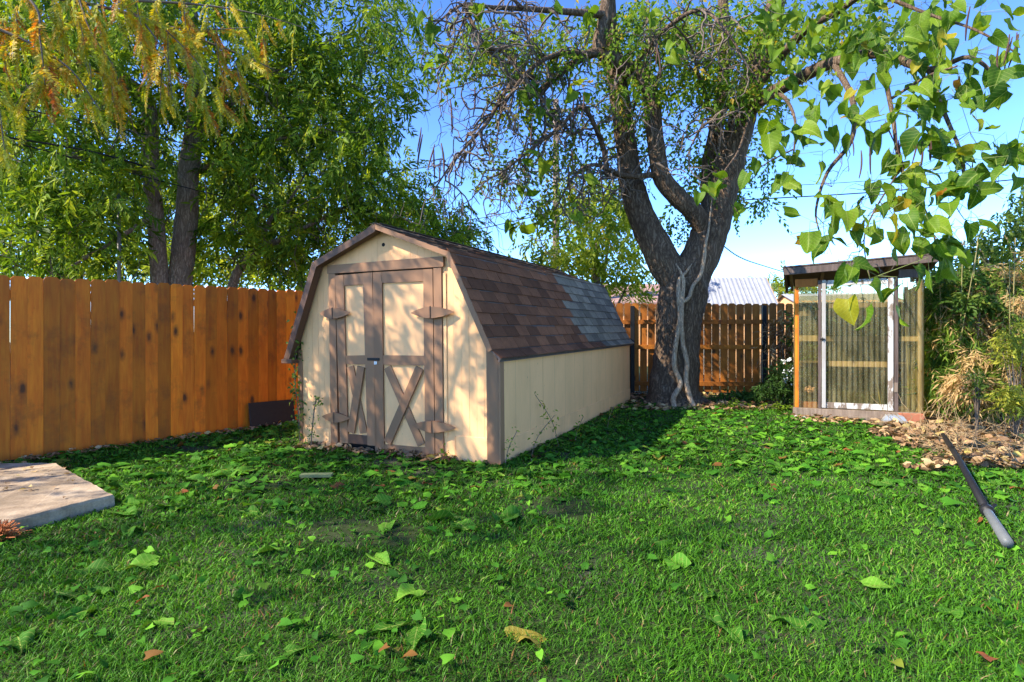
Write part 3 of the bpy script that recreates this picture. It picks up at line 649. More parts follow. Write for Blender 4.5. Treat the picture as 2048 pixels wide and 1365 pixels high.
# ------------------------------------------------------------------ leaf templates
LANCE_V = np.array([(0, 0, 0), (-.5, .42, .10), (0, .5, -.02), (.5, .42, .10), (0, 1, -.12)]); LANCE_F = np.array([(0, 2, 1), (0, 3, 2), (1, 2, 4), (2, 3, 4)])
def lance(w): v = LANCE_V.copy(); v[:, 0] *= w; v[:, 2] *= w * 2; return v
DIA_V = np.array([(0, 0, 0), (-.5, .45, .12), (.5, .45, .12), (0, 1, -.08)]); DIA_F = np.array([(0, 2, 1), (1, 2, 3)])
def broad_leaf(seed, fold=.15, curl=.25, wave=.06, nl=6, nw=4, wid=.42):
    g = np.random.default_rng(seed); v = []; ts = np.linspace(0, 1, nl + 1); ss = np.linspace(-1, 1, nw + 1)
    ph = g.uniform(0, 6.28, 4)
    for t in ts:
        w = wid * max(.02, math.sin(math.pi * min(1, (t * .86 + .14)) ** .62) ** .85) if t < 1 else .012
        for s in ss:
            x = w * s * (1 - .08 * abs(s)); y = t - .13 * abs(s) * (1 - t) ** 2
            z = fold * abs(s) * w * 1.6 - curl * (t - .45) ** 2 + wave * math.sin(6 * t + ph[0]) * s * abs(s) + wave * .6 * math.sin(9 * t + ph[1]) * abs(s) + wave * .4 * math.sin(5 * s + ph[2])
            v.append((x, y, z))
    m = nw + 1; f = [(i * m + j, i * m + j + 1, (i + 1) * m + j + 1, (i + 1) * m + j) for i in range(nl) for j in range(nw)]
    return np.array(v), np.array(f)
def spray_tpl(nl, leaf_v, leaf_f, L, spread, droop, seed, size):       # a twig end with pinnate leaves
    g = np.random.default_rng(seed); mb = MB(); pts = []
    for t in np.linspace(0, 1, 5): pts.append((0.02 * math.sin(4 * t), t * L, -droop * L * t * t))
    pts = np.array(pts); mb.tube(pts, np.linspace(.004, .002, 5), 3, caps=False, tint=.1)
    V, F = [], []; n = 0
    for i in range(nl):
        t = (i + 1.0) / nl; p = np.array([np.interp(t, np.linspace(0, 1, 5), pts[:, c]) for c in range(3)]); sd = -1 if i % 2 else 1
        d = nrm(np.array((sd * spread * (1 - .6 * t), .75, -.35 - .5 * droop)) + g.normal(0, .22, 3)); nh = nrm(np.array((sd * .3, .2, 1)) + g.normal(0, .35, 3))
        v = (frames(d[None], nh[None])[0] @ (leaf_v * size * g.uniform(.7, 1.15)).T).T + p
        V.append(v); F.append(leaf_f + n); n += len(v)
    return np.concatenate(V), np.concatenate(F), pts
def join_tpl(V, F, pts):
    return V, F
def lobe_pts(lobes, n, g=rng, shell=.55):
    w = np.array([l[3] * l[4] * l[5] ** .5 for l in lobes], float); w /= w.sum(); k = g.choice(len(lobes), n, p=w); L = np.array([l[:6] for l in lobes], float)[k]
    d = rdir(n, g); r = g.uniform(0, 1, (n, 1)) ** (shell / 1.6); q = d * r
    Yd = L[:, 2] + q[:, 1] * L[:, 5]; u = L[:, 0] + q[:, 0] * L[:, 3]; v = L[:, 1] + q[:, 2] * L[:, 4]
    return np.stack([(u - 1024) / FPX * Yd, Yd, CAM_H + (682.5 - v) / FPX * Yd], -1), d
def uv(P): return 1024 + FPX * P[:, 0] / P[:, 1], 682.5 - FPX * (P[:, 2] - CAM_H) / P[:, 1]
def spray_frames(n, out, g=rng, droop=.5):
    d = nrm(out * .7 + g.normal(0, .6, (n, 3)) + np.array((0, 0, -droop))); nh = nrm(g.normal(0, .55, (n, 3)) + np.array((0, 0, 1.0)))
    return frames(d, nh)
def limb_walk(p, d, L, r, g, steps=8, jit=.35, grav=-.05, toward=None):
    pts = [np.array(p, float)]; d = nrm(np.array(d, float)); st = L / steps
    for i in range(steps):
        d = nrm(d + g.normal(0, jit, 3) + np.array((0, 0, grav))); pts.append(pts[-1] + d * st)
    return np.array(pts), np.linspace(r, r * .35, steps + 1)
def limb(tree, rows, name='limb', mat=BARK, sides=14, rough=.08, n=6, seed=0):
    s = spline([(*W(u, v, Yd), r * (.9 if tree.name.startswith('catalpa') else 1)) for u, v, Yd, r in rows], n); o = np.array(tree.location)
    MB().tube(s[:, :3] - o, s[:, 3], sides, rough, seed=seed).build(name, mat, tree, smooth=True); return s

# ------------------------------------------------------------------ pecan trees behind the left fence
pecan = thing('pecan_tree', tuple(W(350, 760, 11.5) * (1, 1, 0)), 'big leafy tree with two pale trunks behind the left fence', 'tree')
o = np.array(pecan.location)
limb(pecan, [(340, 775, 11.5, .27), (322, 600, 11.4, .165), (319, 552, 11.4, .155), (310, 425, 11.3, .15), (302, 353, 11.2, .145), (297, 212, 11.1, .13), (272, 178, 11.0, .11), (238, 150, 10.8, .09), (170, 90, 10.2, .06)], 'trunk', BARK2, seed=1)
limb(pecan, [(352, 775, 11.7, .33), (361, 600, 11.6, .225), (361, 561, 11.6, .215), (374, 425, 11.6, .20), (378, 340, 11.6, .19), (387, 276, 11.6, .17), (395, 212, 11.6, .15), (388, 100, 11.6, .12), (382, -20, 11.6, .09), (380, -200, 11.6, .05)], 'trunk', BARK2, seed=2)
for rows in ([(385, 290, 11.6, .09), (470, 200, 11.9, .06), (590, 120, 12.2, .035), (700, 60, 12.4, .015)], [(378, 350, 11.6, .08), (480, 300, 11.8, .05), (600, 270, 12, .03), (740, 260, 12.4, .012)],
             [(460, 590, 12.2, .10), (478, 540, 12.1, .09), (520, 495, 12.0, .075), (560, 480, 12, .06), (640, 440, 12, .035), (720, 400, 12.4, .02)], [(520, 495, 12, .06), (540, 440, 12, .045), (580, 400, 12, .03), (620, 330, 12, .015)],
             [(297, 212, 11.1, .08), (220, 150, 10.6, .06), (100, 120, 10, .035), (0, 110, 9.6, .02)], [(302, 353, 11.2, .07), (200, 320, 10.6, .04), (90, 310, 10, .02)], [(310, 430, 11.3, .05), (200, 500, 10.4, .03), (130, 540, 9.8, .015)]):
    limb(pecan, rows, 'limb', BARK2, 8, .05)
PL = [(60, 60, 10.2, 300, 230, 2.2), (400, 40, 12.2, 280, 240, 2.2), (640, 60, 12.6, 220, 260, 2.2), (90, 390, 9.8, 230, 140, 1.2), (340, 300, 11.6, 220, 150, 1.8), (600, 330, 12.2, 220, 200, 2.0),
      (740, 400, 13.0, 150, 100, 1.6), (850, 440, 13.6, 110, 60, 1.2), (690, 510, 12.6, 190, 70, 1.2), (500, 480, 12.2, 160, 80, 1.2), (760, 180, 12.6, 75, 150, 1.2), (200, 500, 11.2, 170, 60, .9), (60, 520, 9.5, 110, 40, .8), (925, 470, 14, 55, 35, .8)]
tpls = [spray_tpl(11, lance(.27), LANCE_F, .34, 1.0, .45, s, .175) for s in range(4)]
P, D = lobe_pts(PL, 6400); U, V = uv(P)
keep = ~((abs(U - 345) < 55) & (V > 330) & (V < 570) & (P[:, 1] < 11.7) & (rng.uniform(0, 1, len(U)) > .06)); keep &= ~((abs(U - 385) < 28) & (V > 230) & (V < 350) & (P[:, 1] < 11.6) & (rng.uniform(0, 1, len(U)) > .3))
keep &= ~left_of_fence(P[:, 0], P[:, 1], 0) == False
keep &= left_of_fence(P[:, 0], P[:, 1], -.15) | (P[:, 2] > 2.3)
keep &= rng.uniform(0, 1, len(U)) < np.clip(1.15 - .8 * (np.sin(U * .021 + V * .013) * np.sin(V * .027 - U * .008) > .45), 0, 1)
P, D = P[keep], D[keep]; Fm = spray_frames(len(P), D)
order = np.argsort(P[:, 1]); near = order[:300]; rest = order[300:]
tint = np.clip(rng.normal(.5, .2, len(P)), 0, 1)
sp_mesh = []
for q in range(4):
    for tn in (.35, .6, .85):
        mb = MB(); mb.add(tpls[q][0], tpls[q][1], np.clip(tn + np.repeat(rng.normal(0, .12, 11), 5), 0, 1)); mb.tube(tpls[q][2], .003, 3, caps=False, tint=.05); sp_mesh.append(mb.mesh('leaf_spray', LEAF_PECAN))
for k in near: link('leaf_spray', random.choice(sp_mesh), pecan, mat4=m4(Fm[k], P[k] - o, random.uniform(.8, 1.15)))
mb = MB()
for q in range(4):
    s = rest[q::4]; sc = rng.uniform(.8, 1.3, (len(s), 1, 1)); n5 = len(tpls[q][0])
    mb.scatter(tpls[q][0], tpls[q][1], Fm[s] * sc, P[s] - o, tint[s])
    mb.T[-1] = np.clip(mb.T[-1] + np.repeat(rng.normal(0, .13, len(s) * 11), 5), 0, 1)
tag(mb.build('crown', LEAF_PECAN, pecan), kind='stuff')
mb = MB()
for k in rest[::5]:
    pts, r = limb_walk(P[k] - o, -D[k] + (0, 0, -.3), .9, .010, rng, 5, .3, 0); mb.tube(pts, r[::-1], 3, caps=False)
tag(mb.build('twigs', TWIG, pecan), kind='stuff')

def bg_tree(base_u, Yd, lobes, n, label, size, seed, trunk_r=.16, mat=LEAF_BACK, wid=.35, top=None, nl=9):
    g = np.random.default_rng(seed); c = np.array([l[:3] for l in lobes]); vm = float(np.mean(c[:, 1]))
    b = W(base_u, 700, Yd); b[2] = float(gz(b[0], b[1])); t = thing('background_tree', tuple(b), label, 'tree', 'trees beyond the fences')
    tw = [(0, 0, -.1, trunk_r), (.05, 0, (W(base_u, vm, Yd)[2] - b[2]) * .5, trunk_r * .75), (0, 0, W(base_u, vm, Yd)[2] - b[2], trunk_r * .5)]
    s = spline(tw, 5); MB().tube(s[:, :3], s[:, 3], 9, .08, seed=seed).build('trunk', BARK2, t, smooth=True)
    for l in lobes:
        e = W(*l[:3]) - b; a = np.array((0, 0, e[2] * .35)); s = spline([(*a, trunk_r * .5), (*(a * .5 + e * .5 + (0, 0, -.1)), trunk_r * .3), (*e, .015)], 5); MB().tube(s[:, :3], s[:, 3], 6, .05).build('limb', BARK2, t, smooth=True)
    P, D = lobe_pts(lobes, n, g, .7); tp = spray_tpl(nl, lance(wid), LANCE_F, size * 2.2, 1.0, .5, seed, size); Fm = spray_frames(n, D, g) * g.uniform(.7, 1.3, (n, 1, 1))
    mb = MB().scatter(tp[0], tp[1], Fm, P - b, np.clip(g.normal(.5, .25, n), 0, 1)); tag(mb.build('crown', mat, t), kind='stuff'); return t
bg_tree(150, 19, [(0, 330, 19, 190, 180, 2.5), (180, 430, 18.5, 190, 130, 2), (60, 180, 19.5, 200, 160, 2), (250, 520, 17, 260, 60, 1.5), (20, 520, 17, 200, 60, 1)], 3000, 'yellow green tree glimpsed behind the leaves at far left', .2, 11)
bg_tree(600, 20, [(480, 430, 20, 190, 150, 2.5), (680, 400, 20, 190, 170, 2.5), (600, 220, 20, 190, 160, 2), (520, 540, 18, 220, 50, 1.5), (340, 380, 20, 140, 150, 2)], 3200, 'bright yellow green tree deep behind the big two-trunk tree', .2, 12)
bg_tree(880, 21, [(820, 470, 20, 120, 90, 2), (905, 480, 21, 75, 60, 1.5)], 900, 'leafy tree rising just above the shed roof ridge', .2, 13, mat=LEAF_PECAN)
bg_tree(1190, 17, [(1130, 520, 17, 110, 70, 1.5), (1220, 470, 17, 90, 110, 1.5), (1180, 400, 17.5, 80, 70, 1.2), (1260, 560, 17, 60, 50, 1)], 900, 'airy pale green tree between the shed roof and catalpa', .17, 14)
bg_tree(1560, 24, [(1545, 565, 24, 45, 25, 1), (1600, 575, 24, 70, 35, 1)], 300, 'small round tree behind the metal roofed shed', .16, 15)
bg_tree(2110, 12, [(2010, 470, 12, 60, 60, 1), (2080, 430, 12, 70, 90, 1.2), (1960, 500, 12, 40, 40, .7)], 330, 'loose airy tree with small leaves at the right edge', .13, 16, .08, LEAF_SHRUB)
bg_tree(1930, 13, [(1900, 560, 13, 60, 50, 1), (1980, 540, 13, 70, 60, 1)], 500, 'pale green bush top behind the bamboo', .13, 17, .08, LEAF_SHRUB)

# ------------------------------------------------------------------ catalpa in the corner
b = W(1347, 803, 11.0); b[2] = float(gz(b[0], b[1])); cat = thing('catalpa_tree', tuple(b), 'large gnarled catalpa with vine-wrapped trunk beside the shed', 'tree'); o = np.array(cat.location)
s = spline([(1350, 826, 11.0, .80), (1348, 806, 11.0, .60), (1347, 785, 11.0, .47), (1350, 750, 11.0, .425), (1354, 700, 11.0, .40), (1358, 640, 11.0, .41), (1366, 590, 11.0, .43), (1372, 555, 11.0, .42), (1380, 525, 11.0, .36)], 7)
s = np.c_[np.array([W(*r[:3]) for r in s]), s[:, 3]]
MB().tube(s[:, :3] - o, s[:, 3], 34, .07, seed=3).build('trunk', BARK, cat, smooth=True)
limb(cat, [(1368, 585, 11.0, .30), (1338, 540, 11.0, .33), (1313, 495, 11.0, .31), (1278, 419, 11.0, .27), (1262, 362, 11.0, .24), (1254, 305, 11.0, .22), (1244, 228, 11.0, .21), (1233, 160, 11.0, .19), (1222, 80, 11, .16), (1216, -20, 11, .13), (1210, -120, 11, .09)], sides=22, seed=4)
limb(cat, [(1372, 590, 11.0, .34), (1398, 520, 11.0, .37), (1425, 450, 11.0, .35), (1448, 370, 11.0, .31), (1472, 280, 11.0, .28), (1496, 195, 11.0, .25), (1525, 95, 11.0, .21), (1555, 0, 11.0, .17), (1590, -100, 11, .11)], sides=22, seed=5)
limb(cat, [(1412, 470, 10.95, .20), (1388, 425, 10.8, .20), (1352, 392, 10.7, .185), (1322, 350, 10.65, .175), (1309, 267, 10.65, .17), (1298, 180, 10.6, .165), (1250, 133, 10.6, .15), (1200, 100, 10.5, .14), (1210, 38, 10.5, .13), (1218, -40, 10.5, .10)], sides=18, seed=6)
limb(cat, [(1420, 440, 11.2, .18), (1418, 340, 11.3, .165), (1432, 260, 11.3, .15), (1448, 140, 11.3, .13), (1446, 0, 11.3, .11), (1440, -100, 11.3, .08)], sides=14, seed=7)
BR = []                                               # (polyline world, twig density, droop)
def br(rows, dens, name='branch'):
    s = limb(cat, rows, name, BARK, 9, .06, 5, len(BR)); BR.append((s, dens))
br([(1490, 235, 11, .14), (1526, 198, 10.5, .13), (1613, 149, 9.3, .11), (1667, 126, 8.5, .09), (1760, 108, 7.4, .065), (1857, 140, 6.7, .04), (1940, 115, 6.3, .025), (2010, 170, 6.1, .015)], 0)
br([(1500, 190, 11, .10), (1600, 70, 10, .08), (1680, 20, 9, .06), (1760, -40, 8, .04)], 0)
br([(1667, 126, 8.5, .05), (1705, 200, 7.4, .04), (1703, 280, 7.0, .03), (1655, 345, 6.8, .022), (1632, 420, 6.6, .014), (1640, 470, 6.4, .008)], 0)
br([(1857, 140, 6.7, .03), (1890, 230, 6.3, .024), (1925, 320, 6.1, .018), (1918, 400, 5.9, .012), (1880, 460, 5.8, .008)], 0)
br([(1760, 108, 7.4, .035), (1785, 230, 6.9, .026), (1800, 330, 6.6, .018), (1850, 420, 6.2, .012), (1870, 480, 6.0, .006)], 0)
br([(1800, 340, 6.6, .012), (1750, 420, 6.1, .01), (1728, 480, 5.8, .008), (1740, 560, 5.5, .005)], 0)
br([(1782, 198, 7.0, .02), (1857, 152, 6.6, .016), (1914, 133, 6.2, .01)], 0)
br([(1760, -10, 7.5, .03), (1860, 30, 7, .02), (1950, 60, 6.6, .015), (2040, 110, 6.3, .01)], 0)
br([(1520, 210, 10.4, .05), (1560, 190, 9.2, .035), (1590, 240, 8.2, .02), (1585, 330, 7.8, .01)], 0)
br([(1500, 225, 10.7, .03), (1478, 300, 9.6, .02), (1440, 365, 8.8, .012), (1478, 428, 8.5, .006)], 0)
br([(1585, 300, 7.9, .012), (1545, 320, 7.3, .009), (1510, 342, 6.9, .005)], 0)
br([(1200, 100, 10.5, .10), (1150, 125, 10.3, .075), (1100, 165, 10.1, .065), (1075, 192, 10.0, .06), (1068, 160, 9.9, .055), (1045, 155, 9.7, .05), (1010, 185, 9.4, .042), (975, 245, 9.1, .034), (940, 285, 8.9, .026), (905, 325, 8.7, .018), (870, 378, 8.5, .01)], 1.4)
br([(1205, 110, 10.5, .07), (1120, 108, 10.0, .05), (1060, 140, 9.5, .035), (1015, 200, 9.2, .025), (990, 260, 9, .012)], 1.1)
br([(1212, 30, 10.5, .08), (1110, 22, 9.8, .055), (1050, 18, 9.4, .045), (985, 15, 9.0, .035), (925, 10, 8.6, .025), (870, 50, 8.4, .012)], 1.2)
br([(1250, 345, 10.8, .07), (1218, 350, 10.5, .06), (1205, 290, 10.2, .05), (1165, 215, 9.9, .042), (1120, 255, 9.6, .033), (1060, 300, 9.3, .024), (1010, 340, 9.0, .016), (955, 372, 8.8, .008)], 1.4)
br([(1310, 350, 10.6, .06), (1250, 352, 10.3, .05), (1190, 330, 10, .035), (1150, 350, 9.8, .022), (1110, 420, 9.5, .01)], 1.4)
br([(930, 10, 8.6, .035), (948, 55, 8.5, .032), (975, 95, 8.4, .028), (1010, 108, 8.4, .02), (1040, 150, 8.3, .01)], .8)
br([(940, 10, 8.6, .02), (900, 110, 8.4, .014), (870, 190, 8.3, .008)], .7)
br([(1260, 140, 10.6, .06), (1330, 60, 10, .045), (1400, 20, 9.6, .035), (1450, 60, 9.3, .025), (1490, 120, 9.1, .012)], 1.2)
br([(1250, 300, 10.9, .03), (1262, 240, 10.5, .025), (1280, 170, 10.2, .02), (1300, 90, 10.0, .012)], .8)
br([(1435, 250, 10.9, .05), (1400, 160, 10.4, .035), (1380, 90, 10, .02), (1330, 30, 9.6, .012)], 1.1)
br([(1470, 200, 10.8, .05), (1440, 230, 10.2, .03), (1400, 260, 9.9, .018), (1370, 320, 9.7, .008)], 1.4)
br([(1080, 190, 10, .03), (1090, 260, 9.7, .024), (1050, 330, 9.4, .016), (1060, 400, 9.2, .008)], 1.3)
g = np.random.default_rng(21); mb = MB(); twig_ends = []
def twig(p, d, L, r, depth):
    n = max(4, int(L / .09)); pts = [np.array(p)]; d = nrm(np.array(d))
    for i in range(n):
        d = nrm(d + g.normal(0, .42, 3) + np.array((0, 0, -.10 if i < n * .7 else .10))); pts.append(pts[-1] + d * L / n)
    pts = np.array(pts); mb.tube(pts - o, np.linspace(r, r * .4, len(pts)), 4 if depth == 0 else 3, caps=False); twig_ends.append(pts[-1])
    if depth < 2:
        for q in range(g.integers(2, 4)):
            i = g.integers(1, len(pts) - 1); twig(pts[i], d + g.normal(0, .8, 3) + (0, 0, -.15), L * g.uniform(.4, .65), r * .6, depth + 1)
for s, dens in BR:
    if not dens: continue
    n = int(len(s) * dens * .55)
    for q in range(n):
        i = int(len(s) * (q + .5) / n * .92 + len(s) * .06); i = min(i, len(s) - 2); t = s[i + 1, :3] - s[i, :3]
        twig(s[i, :3], nrm(t) * .6 + g.normal(0, .75, 3) + (-.2, -.15, -.35), g.uniform(.5, 1.4), min(.017, s[i, 3] * .7) + .004, 0)
for s, dens in BR[2:6]:
    for q in range(7):
        i = g.integers(2, len(s) - 1); twig(s[i, :3], g.normal(0, .7, 3) + (0, 0, -.5), g.uniform(.3, .6), .006, 1)
tag(mb.build('twigs', TWIG, cat), kind='stuff')
# big hanging leaves: each its own piece
bl = [broad_leaf(q, .12 + .08 * (q % 3), .2 + .15 * (q % 4), .05 + .02 * (q % 2), 8, 6, (.42, .36, .46)[q % 3]) for q in range(9)]
bl_mesh = [MB().add(v, f).mesh('leaf', LEAF_CAT, True) for v, f in bl]
CL = sorted([(1620, 30, 9, 6), (1690, 30, 8.8, 6), (1800, 20, 8.6, 6), (1880, 90, 8.5, 5), (1700, 150, 8.6, 5), (1560, 30, 9.2, 5), (1640, 110, 9, 5), (1750, 80, 8.8, 6), (1830, 100, 8.6, 5), (1930, 30, 8.2, 4), (1470, 90, 9.4, 3), (1540, 60, 9, 5), (1590, 110, 8.6, 5), (1720, 60, 7.6, 7), (1750, 30, 7.3, 7), (1720, 110, 7.4, 6), (1780, 100, 7, 8), (1850, 30, 7, 6), (1800, 150, 6.8, 8), (1880, 140, 6.5, 8), (1950, 130, 6.2, 8), (1960, 50, 6.6, 4), (1990, 190, 6.1, 3),
      (1570, 175, 7.2, 3), (1610, 190, 7.0, 4), (1580, 225, 6.6, 4), (1620, 255, 6.6, 4), (1605, 295, 6.6, 4), (1580, 335, 6.6, 4), (1565, 372, 6.6, 3), (1510, 345, 6.8, 2), (1680, 230, 7, 5), (1740, 270, 6.6, 6), (1830, 250, 6.3, 7), (1870, 200, 6.3, 7),
      (1910, 220, 6.1, 7), (1880, 290, 6.1, 7), (1940, 290, 6.0, 5), (1890, 335, 6, 6), (1945, 345, 5.9, 4), (2000, 330, 5.9, 3), (2030, 325, 5.9, 5), (1770, 360, 6.3, 5), (1800, 375, 6.2, 4), (1860, 365, 6, 5), (1740, 410, 6.1, 4), (1672, 425, 6.1, 3),
      (1640, 475, 5.9, 5), (1690, 470, 5.8, 5), (1725, 480, 5.7, 4), (1795, 465, 5.8, 4), (1900, 420, 5.8, 5), (1890, 470, 5.7, 4), (1930, 480, 5.7, 3), (1840, 500, 5.7, 4), (1900, 505, 5.6, 3), (1728, 545, 5.3, 3), (1755, 580, 5.2, 4),
      (1440, 370, 8.5, 3), (1420, 400, 8.5, 2), (1480, 432, 8.6, 2), (1350, 110, 9, 3), (1300, 40, 9, 3), (1180, 40, 9, 3), (1110, 30, 9, 2), (1010, 60, 8.6, 2), (960, 130, 8.5, 2), (945, 30, 8.4, 2), (1060, 190, 9, 2), (1160, 190, 9.4, 2),
      (1090, 220, 9, 2), (1075, 330, 9, 3), (1045, 385, 8.9, 2), (1020, 465, 8.8, 3), (1150, 430, 9.2, 2), (1180, 370, 9.6, 2), (880, 130, 8.3, 2), (860, 60, 8.3, 2), (1065, 475, 9, 1), (1660, 170, 8, 4), (1660, 60, 8.2, 4)], key=lambda c: c[2])
petm = MB(); nleaf = 0; extra = []
for u, v, Yd, n in CL:
    c = W(u, v - 14, Yd)
    for q in range(int(n * 1.4 + .5)):
        sp = .21 if n > 3 else .08; p = c + np.clip(g.normal(0, 1, 3), -1.5, 1.5) * sp * (1, 1, .75); d = nrm(g.normal(0, .55, 3) + np.array((0, -.1, -.75))); nh = nrm(g.normal(0, .8, 3) + np.array((-.3, -.7, .55)))
        sz = g.uniform(.13, .28); f = frames(d[None], nh[None])[0]; st = p - d * .07 + (0, 0, .05)
        kl = random.choice(bl_mesh)
        if nleaf < 300: link('leaf', kl, cat, mat4=m4(f, p - o, sz))
        else: extra.append((f * sz, p - o))
        petm.tube(np.array([c + (0, 0, .06), (c + st) / 2 + (0, 0, .03), st, p]) - o, .0025, 3, caps=False); nleaf += 1
mb = MB(); mb.scatter(*bl[2], np.array([e[0] for e in extra]), np.array([e[1] for e in extra]), g.uniform(.1, .85, len(extra))); tag(mb.build('distant_leaves', LEAF_VINE, cat, smooth=True), kind='stuff')
petm.build('leaf_stalks', m_plain('green_stalk', (.14, .17, .04), .7), cat)['kind'] = 'stuff'
# vine foliage and small leaves in its crown
VL = [(960, 70, 9, 70, 70, .6), (1040, 210, 9, 60, 60, .5), (1090, 110, 9.3, 80, 60, .6), (1000, 330, 8.8, 60, 60, .5), (890, 120, 8.6, 40, 60, .4), (1090, 420, 9.2, 50, 70, .5), (1330, 60, 10.8, 160, 90, 1.2), (1480, 60, 11, 130, 90, 1.2), (1400, 160, 10.8, 120, 90, 1.0), (1260, 170, 10.6, 90, 110, .8), (1500, 180, 10.8, 90, 100, .9), (1250, 300, 10.7, 60, 110, .5), (1400, 310, 10.8, 90, 90, .6), (1430, 400, 10.5, 60, 60, .4), (1370, 440, 10.8, 60, 50, .4),
      (1200, 430, 10.6, 70, 60, .5), (1490, 330, 10.9, 60, 100, .6), (1530, 400, 10.8, 35, 50, .4), (1640, 60, 10, 120, 90, 1.0), (1130, 300, 10, 80, 120, .8), (1010, 110, 9.6, 120, 90, .9), (1200, 60, 10.4, 120, 80, 1), (1370, 510, 10.45, 25, 30, .15), (1750, 60, 9, 100, 80, .8)]
P, D = lobe_pts([(l[0], l[1], l[2] + .75, *l[3:]) for l in VL] + [(l[0], l[1], l[2] - .5, l[3] * .9, l[4] * .8, l[5] * .4) for l in VL[6:11]], 3400, g, .8); tp = spray_tpl(7, lance(.55), LANCE_F, .28, 1.1, .7, 5, .095); Fm = spray_frames(len(P), D, g, .8) * g.uniform(.7, 1.3, (len(P), 1, 1))
mb = MB().scatter(tp[0], tp[1], Fm, P - o, np.clip(g.normal(.5, .25, len(P)), 0, 1)); mb.T[-1] = np.clip(mb.T[-1] + np.repeat(g.normal(0, .15, len(P) * 7), 5), 0, 1)
tag(mb.build('small_foliage', LEAF_VINE, cat), kind='stuff')
# seed pods
pods = [(838, 255, 8.4), (843, 270, 8.4), (866, 290, 8.4), (872, 300, 8.4), (880, 285, 8.4), (876, 320, 8.4), (945, 175, 8.6), (1150, 200, 9), (1146, 300, 9), (1165, 190, 9), (1160, 250, 9), (1212, 300, 9.2), (1205, 340, 9.2), (1135, 330, 9), (1310, 100, 9), (1312, 90, 9.1), (1795, 270, 6.3), (1802, 280, 6.3), (1812, 262, 6.3), (1830, 275, 6.2), (1842, 282, 6.2), (1850, 270, 6.2), (1858, 262, 6.2), (1862, 280, 6.1), (1700, 270, 6.6), (1720, 300, 6.6), (1735, 290, 6.6), (2012, 70, 6.2), (2020, 76, 6.2), (2030, 70, 6.2), (2036, 66, 6.2), (2003, 90, 6.2), (1940, 15, 6.4), (1850, 30, 7), (1758, 250, 6.8), (1775, 240, 6.8), (895, 200, 8.5), (1060, 240, 9)]
PODM = m_plain('seed_pod', (.075, .035, .025), .7)
pm = []
for q in range(4):
    gg = np.random.default_rng(q); t = np.linspace(0, 1, 7); pts = np.c_[.03 * np.sin(t * 2.2 + q), .03 * np.cos(t * 1.7 + q), -t * .36]; pm.append(MB().tube(pts, .0115 * np.sin(np.pi * (t * .9 + .06)) ** .4, 5).mesh('seed_pod', PODM, True))
for u, v, Yd in pods:
    oo = link('seed_pod', random.choice(pm), cat, loc=W(u, v, Yd) - o); oo.rotation_euler = (random.uniform(-.15, .15), random.uniform(-.2, .2), random.uniform(0, 6.28)); s = random.uniform(.75, 1.15) * (1.25 if Yd > 8 else .85); oo.scale = (s,) * 3
# climbing vine stems on the trunk
b = W(1365, 806, 10.42); vine = thing('climbing_vine', (b[0], b[1], .13), 'two pale twisted vine stems climbing the front of the catalpa trunk', 'vine'); vo = np.array(vine.location)
def vstem(rows):
    s = spline([(*W(u, v, Yd), r) for u, v, Yd, r in rows], 6); MB().tube(s[:, :3] - vo, s[:, 3], 9, .10, seed=int(rows[0][0])).build('stem', VINEB, vine, smooth=True)
vstem([(1349, 816, 10.3, .045), (1347, 795, 10.38, .048), (1361, 768, 10.45, .046), (1349, 735, 10.5, .044), (1350, 700, 10.53, .043), (1356, 665, 10.53, .043), (1360, 630, 10.52, .042), (1357, 590, 10.5, .045), (1359, 560, 10.5, .034), (1372, 545, 10.55, .024), (1384, 528, 10.6, .010)])
vstem([(1388, 815, 10.3, .045), (1378, 790, 10.4, .046), (1372, 760, 10.48, .046), (1374, 725, 10.52, .044), (1366, 690, 10.54, .042), (1363, 650, 10.5, .04), (1364, 605, 10.48, .04), (1367, 565, 10.48, .034), (1362, 545, 10.5, .022), (1352, 528, 10.6, .008)])
vstem([(1364, 606, 10.47, .032), (1378, 595, 10.5, .033), (1386, 572, 10.5, .033), (1400, 553, 10.52, .033), (1408, 520, 10.55, .032), (1411, 490, 10.57, .027), (1417, 460, 10.6, .02), (1421, 425, 10.62, .012), (1424, 395, 10.62, .005)])

# ------------------------------------------------------------------ golden cypress reaching in from the upper left
cyp = thing('cypress_tree', (-8.7, 5.5, 0), 'golden yellow feathery tree drooping into the upper left corner', 'tree'); o = np.array(cyp.location); g = np.random.default_rng(31)
s = spline([(0, 0, -.1, .34), (.1, 0, 2, .26), (.1, .1, 5, .2), (0, 0, 8, .13), (0, 0, 11, .05)], 6); MB().tube(s[:, :3], s[:, 3], 14, .08, seed=9).build('trunk', BARK2, cyp, smooth=True)
fr_mesh = []
for q in range(6):
    gg = np.random.default_rng(50 + q); mb = MB(); L = .34; t = np.linspace(0, 1, 6); pts = np.c_[.02 * np.sin(3 * t + q), t * L, -.03 * t * t]; mb.tube(pts, .0022, 3, caps=False)
    n = 60
    for k in range(n):
        tt = (k + 1) / n; sd = 1 if k % 2 else -1; p = np.array([np.interp(tt, t, pts[:, c]) for c in range(3)]); d = nrm(np.array((sd * 1.0, .75, -.15)) + gg.normal(0, .22, 3))
        v = (frames(d[None], nrm(np.array((0, 0, 1)) + gg.normal(0, .5, 3))[None])[0] @ (DIA_V * (.017, .062, .02) * (1 - .45 * tt) * gg.uniform(.8, 1.2)).T).T + p; mb.add(v, DIA_F)
    fr_mesh.append(mb.mesh('frond', LEAF_CYP))
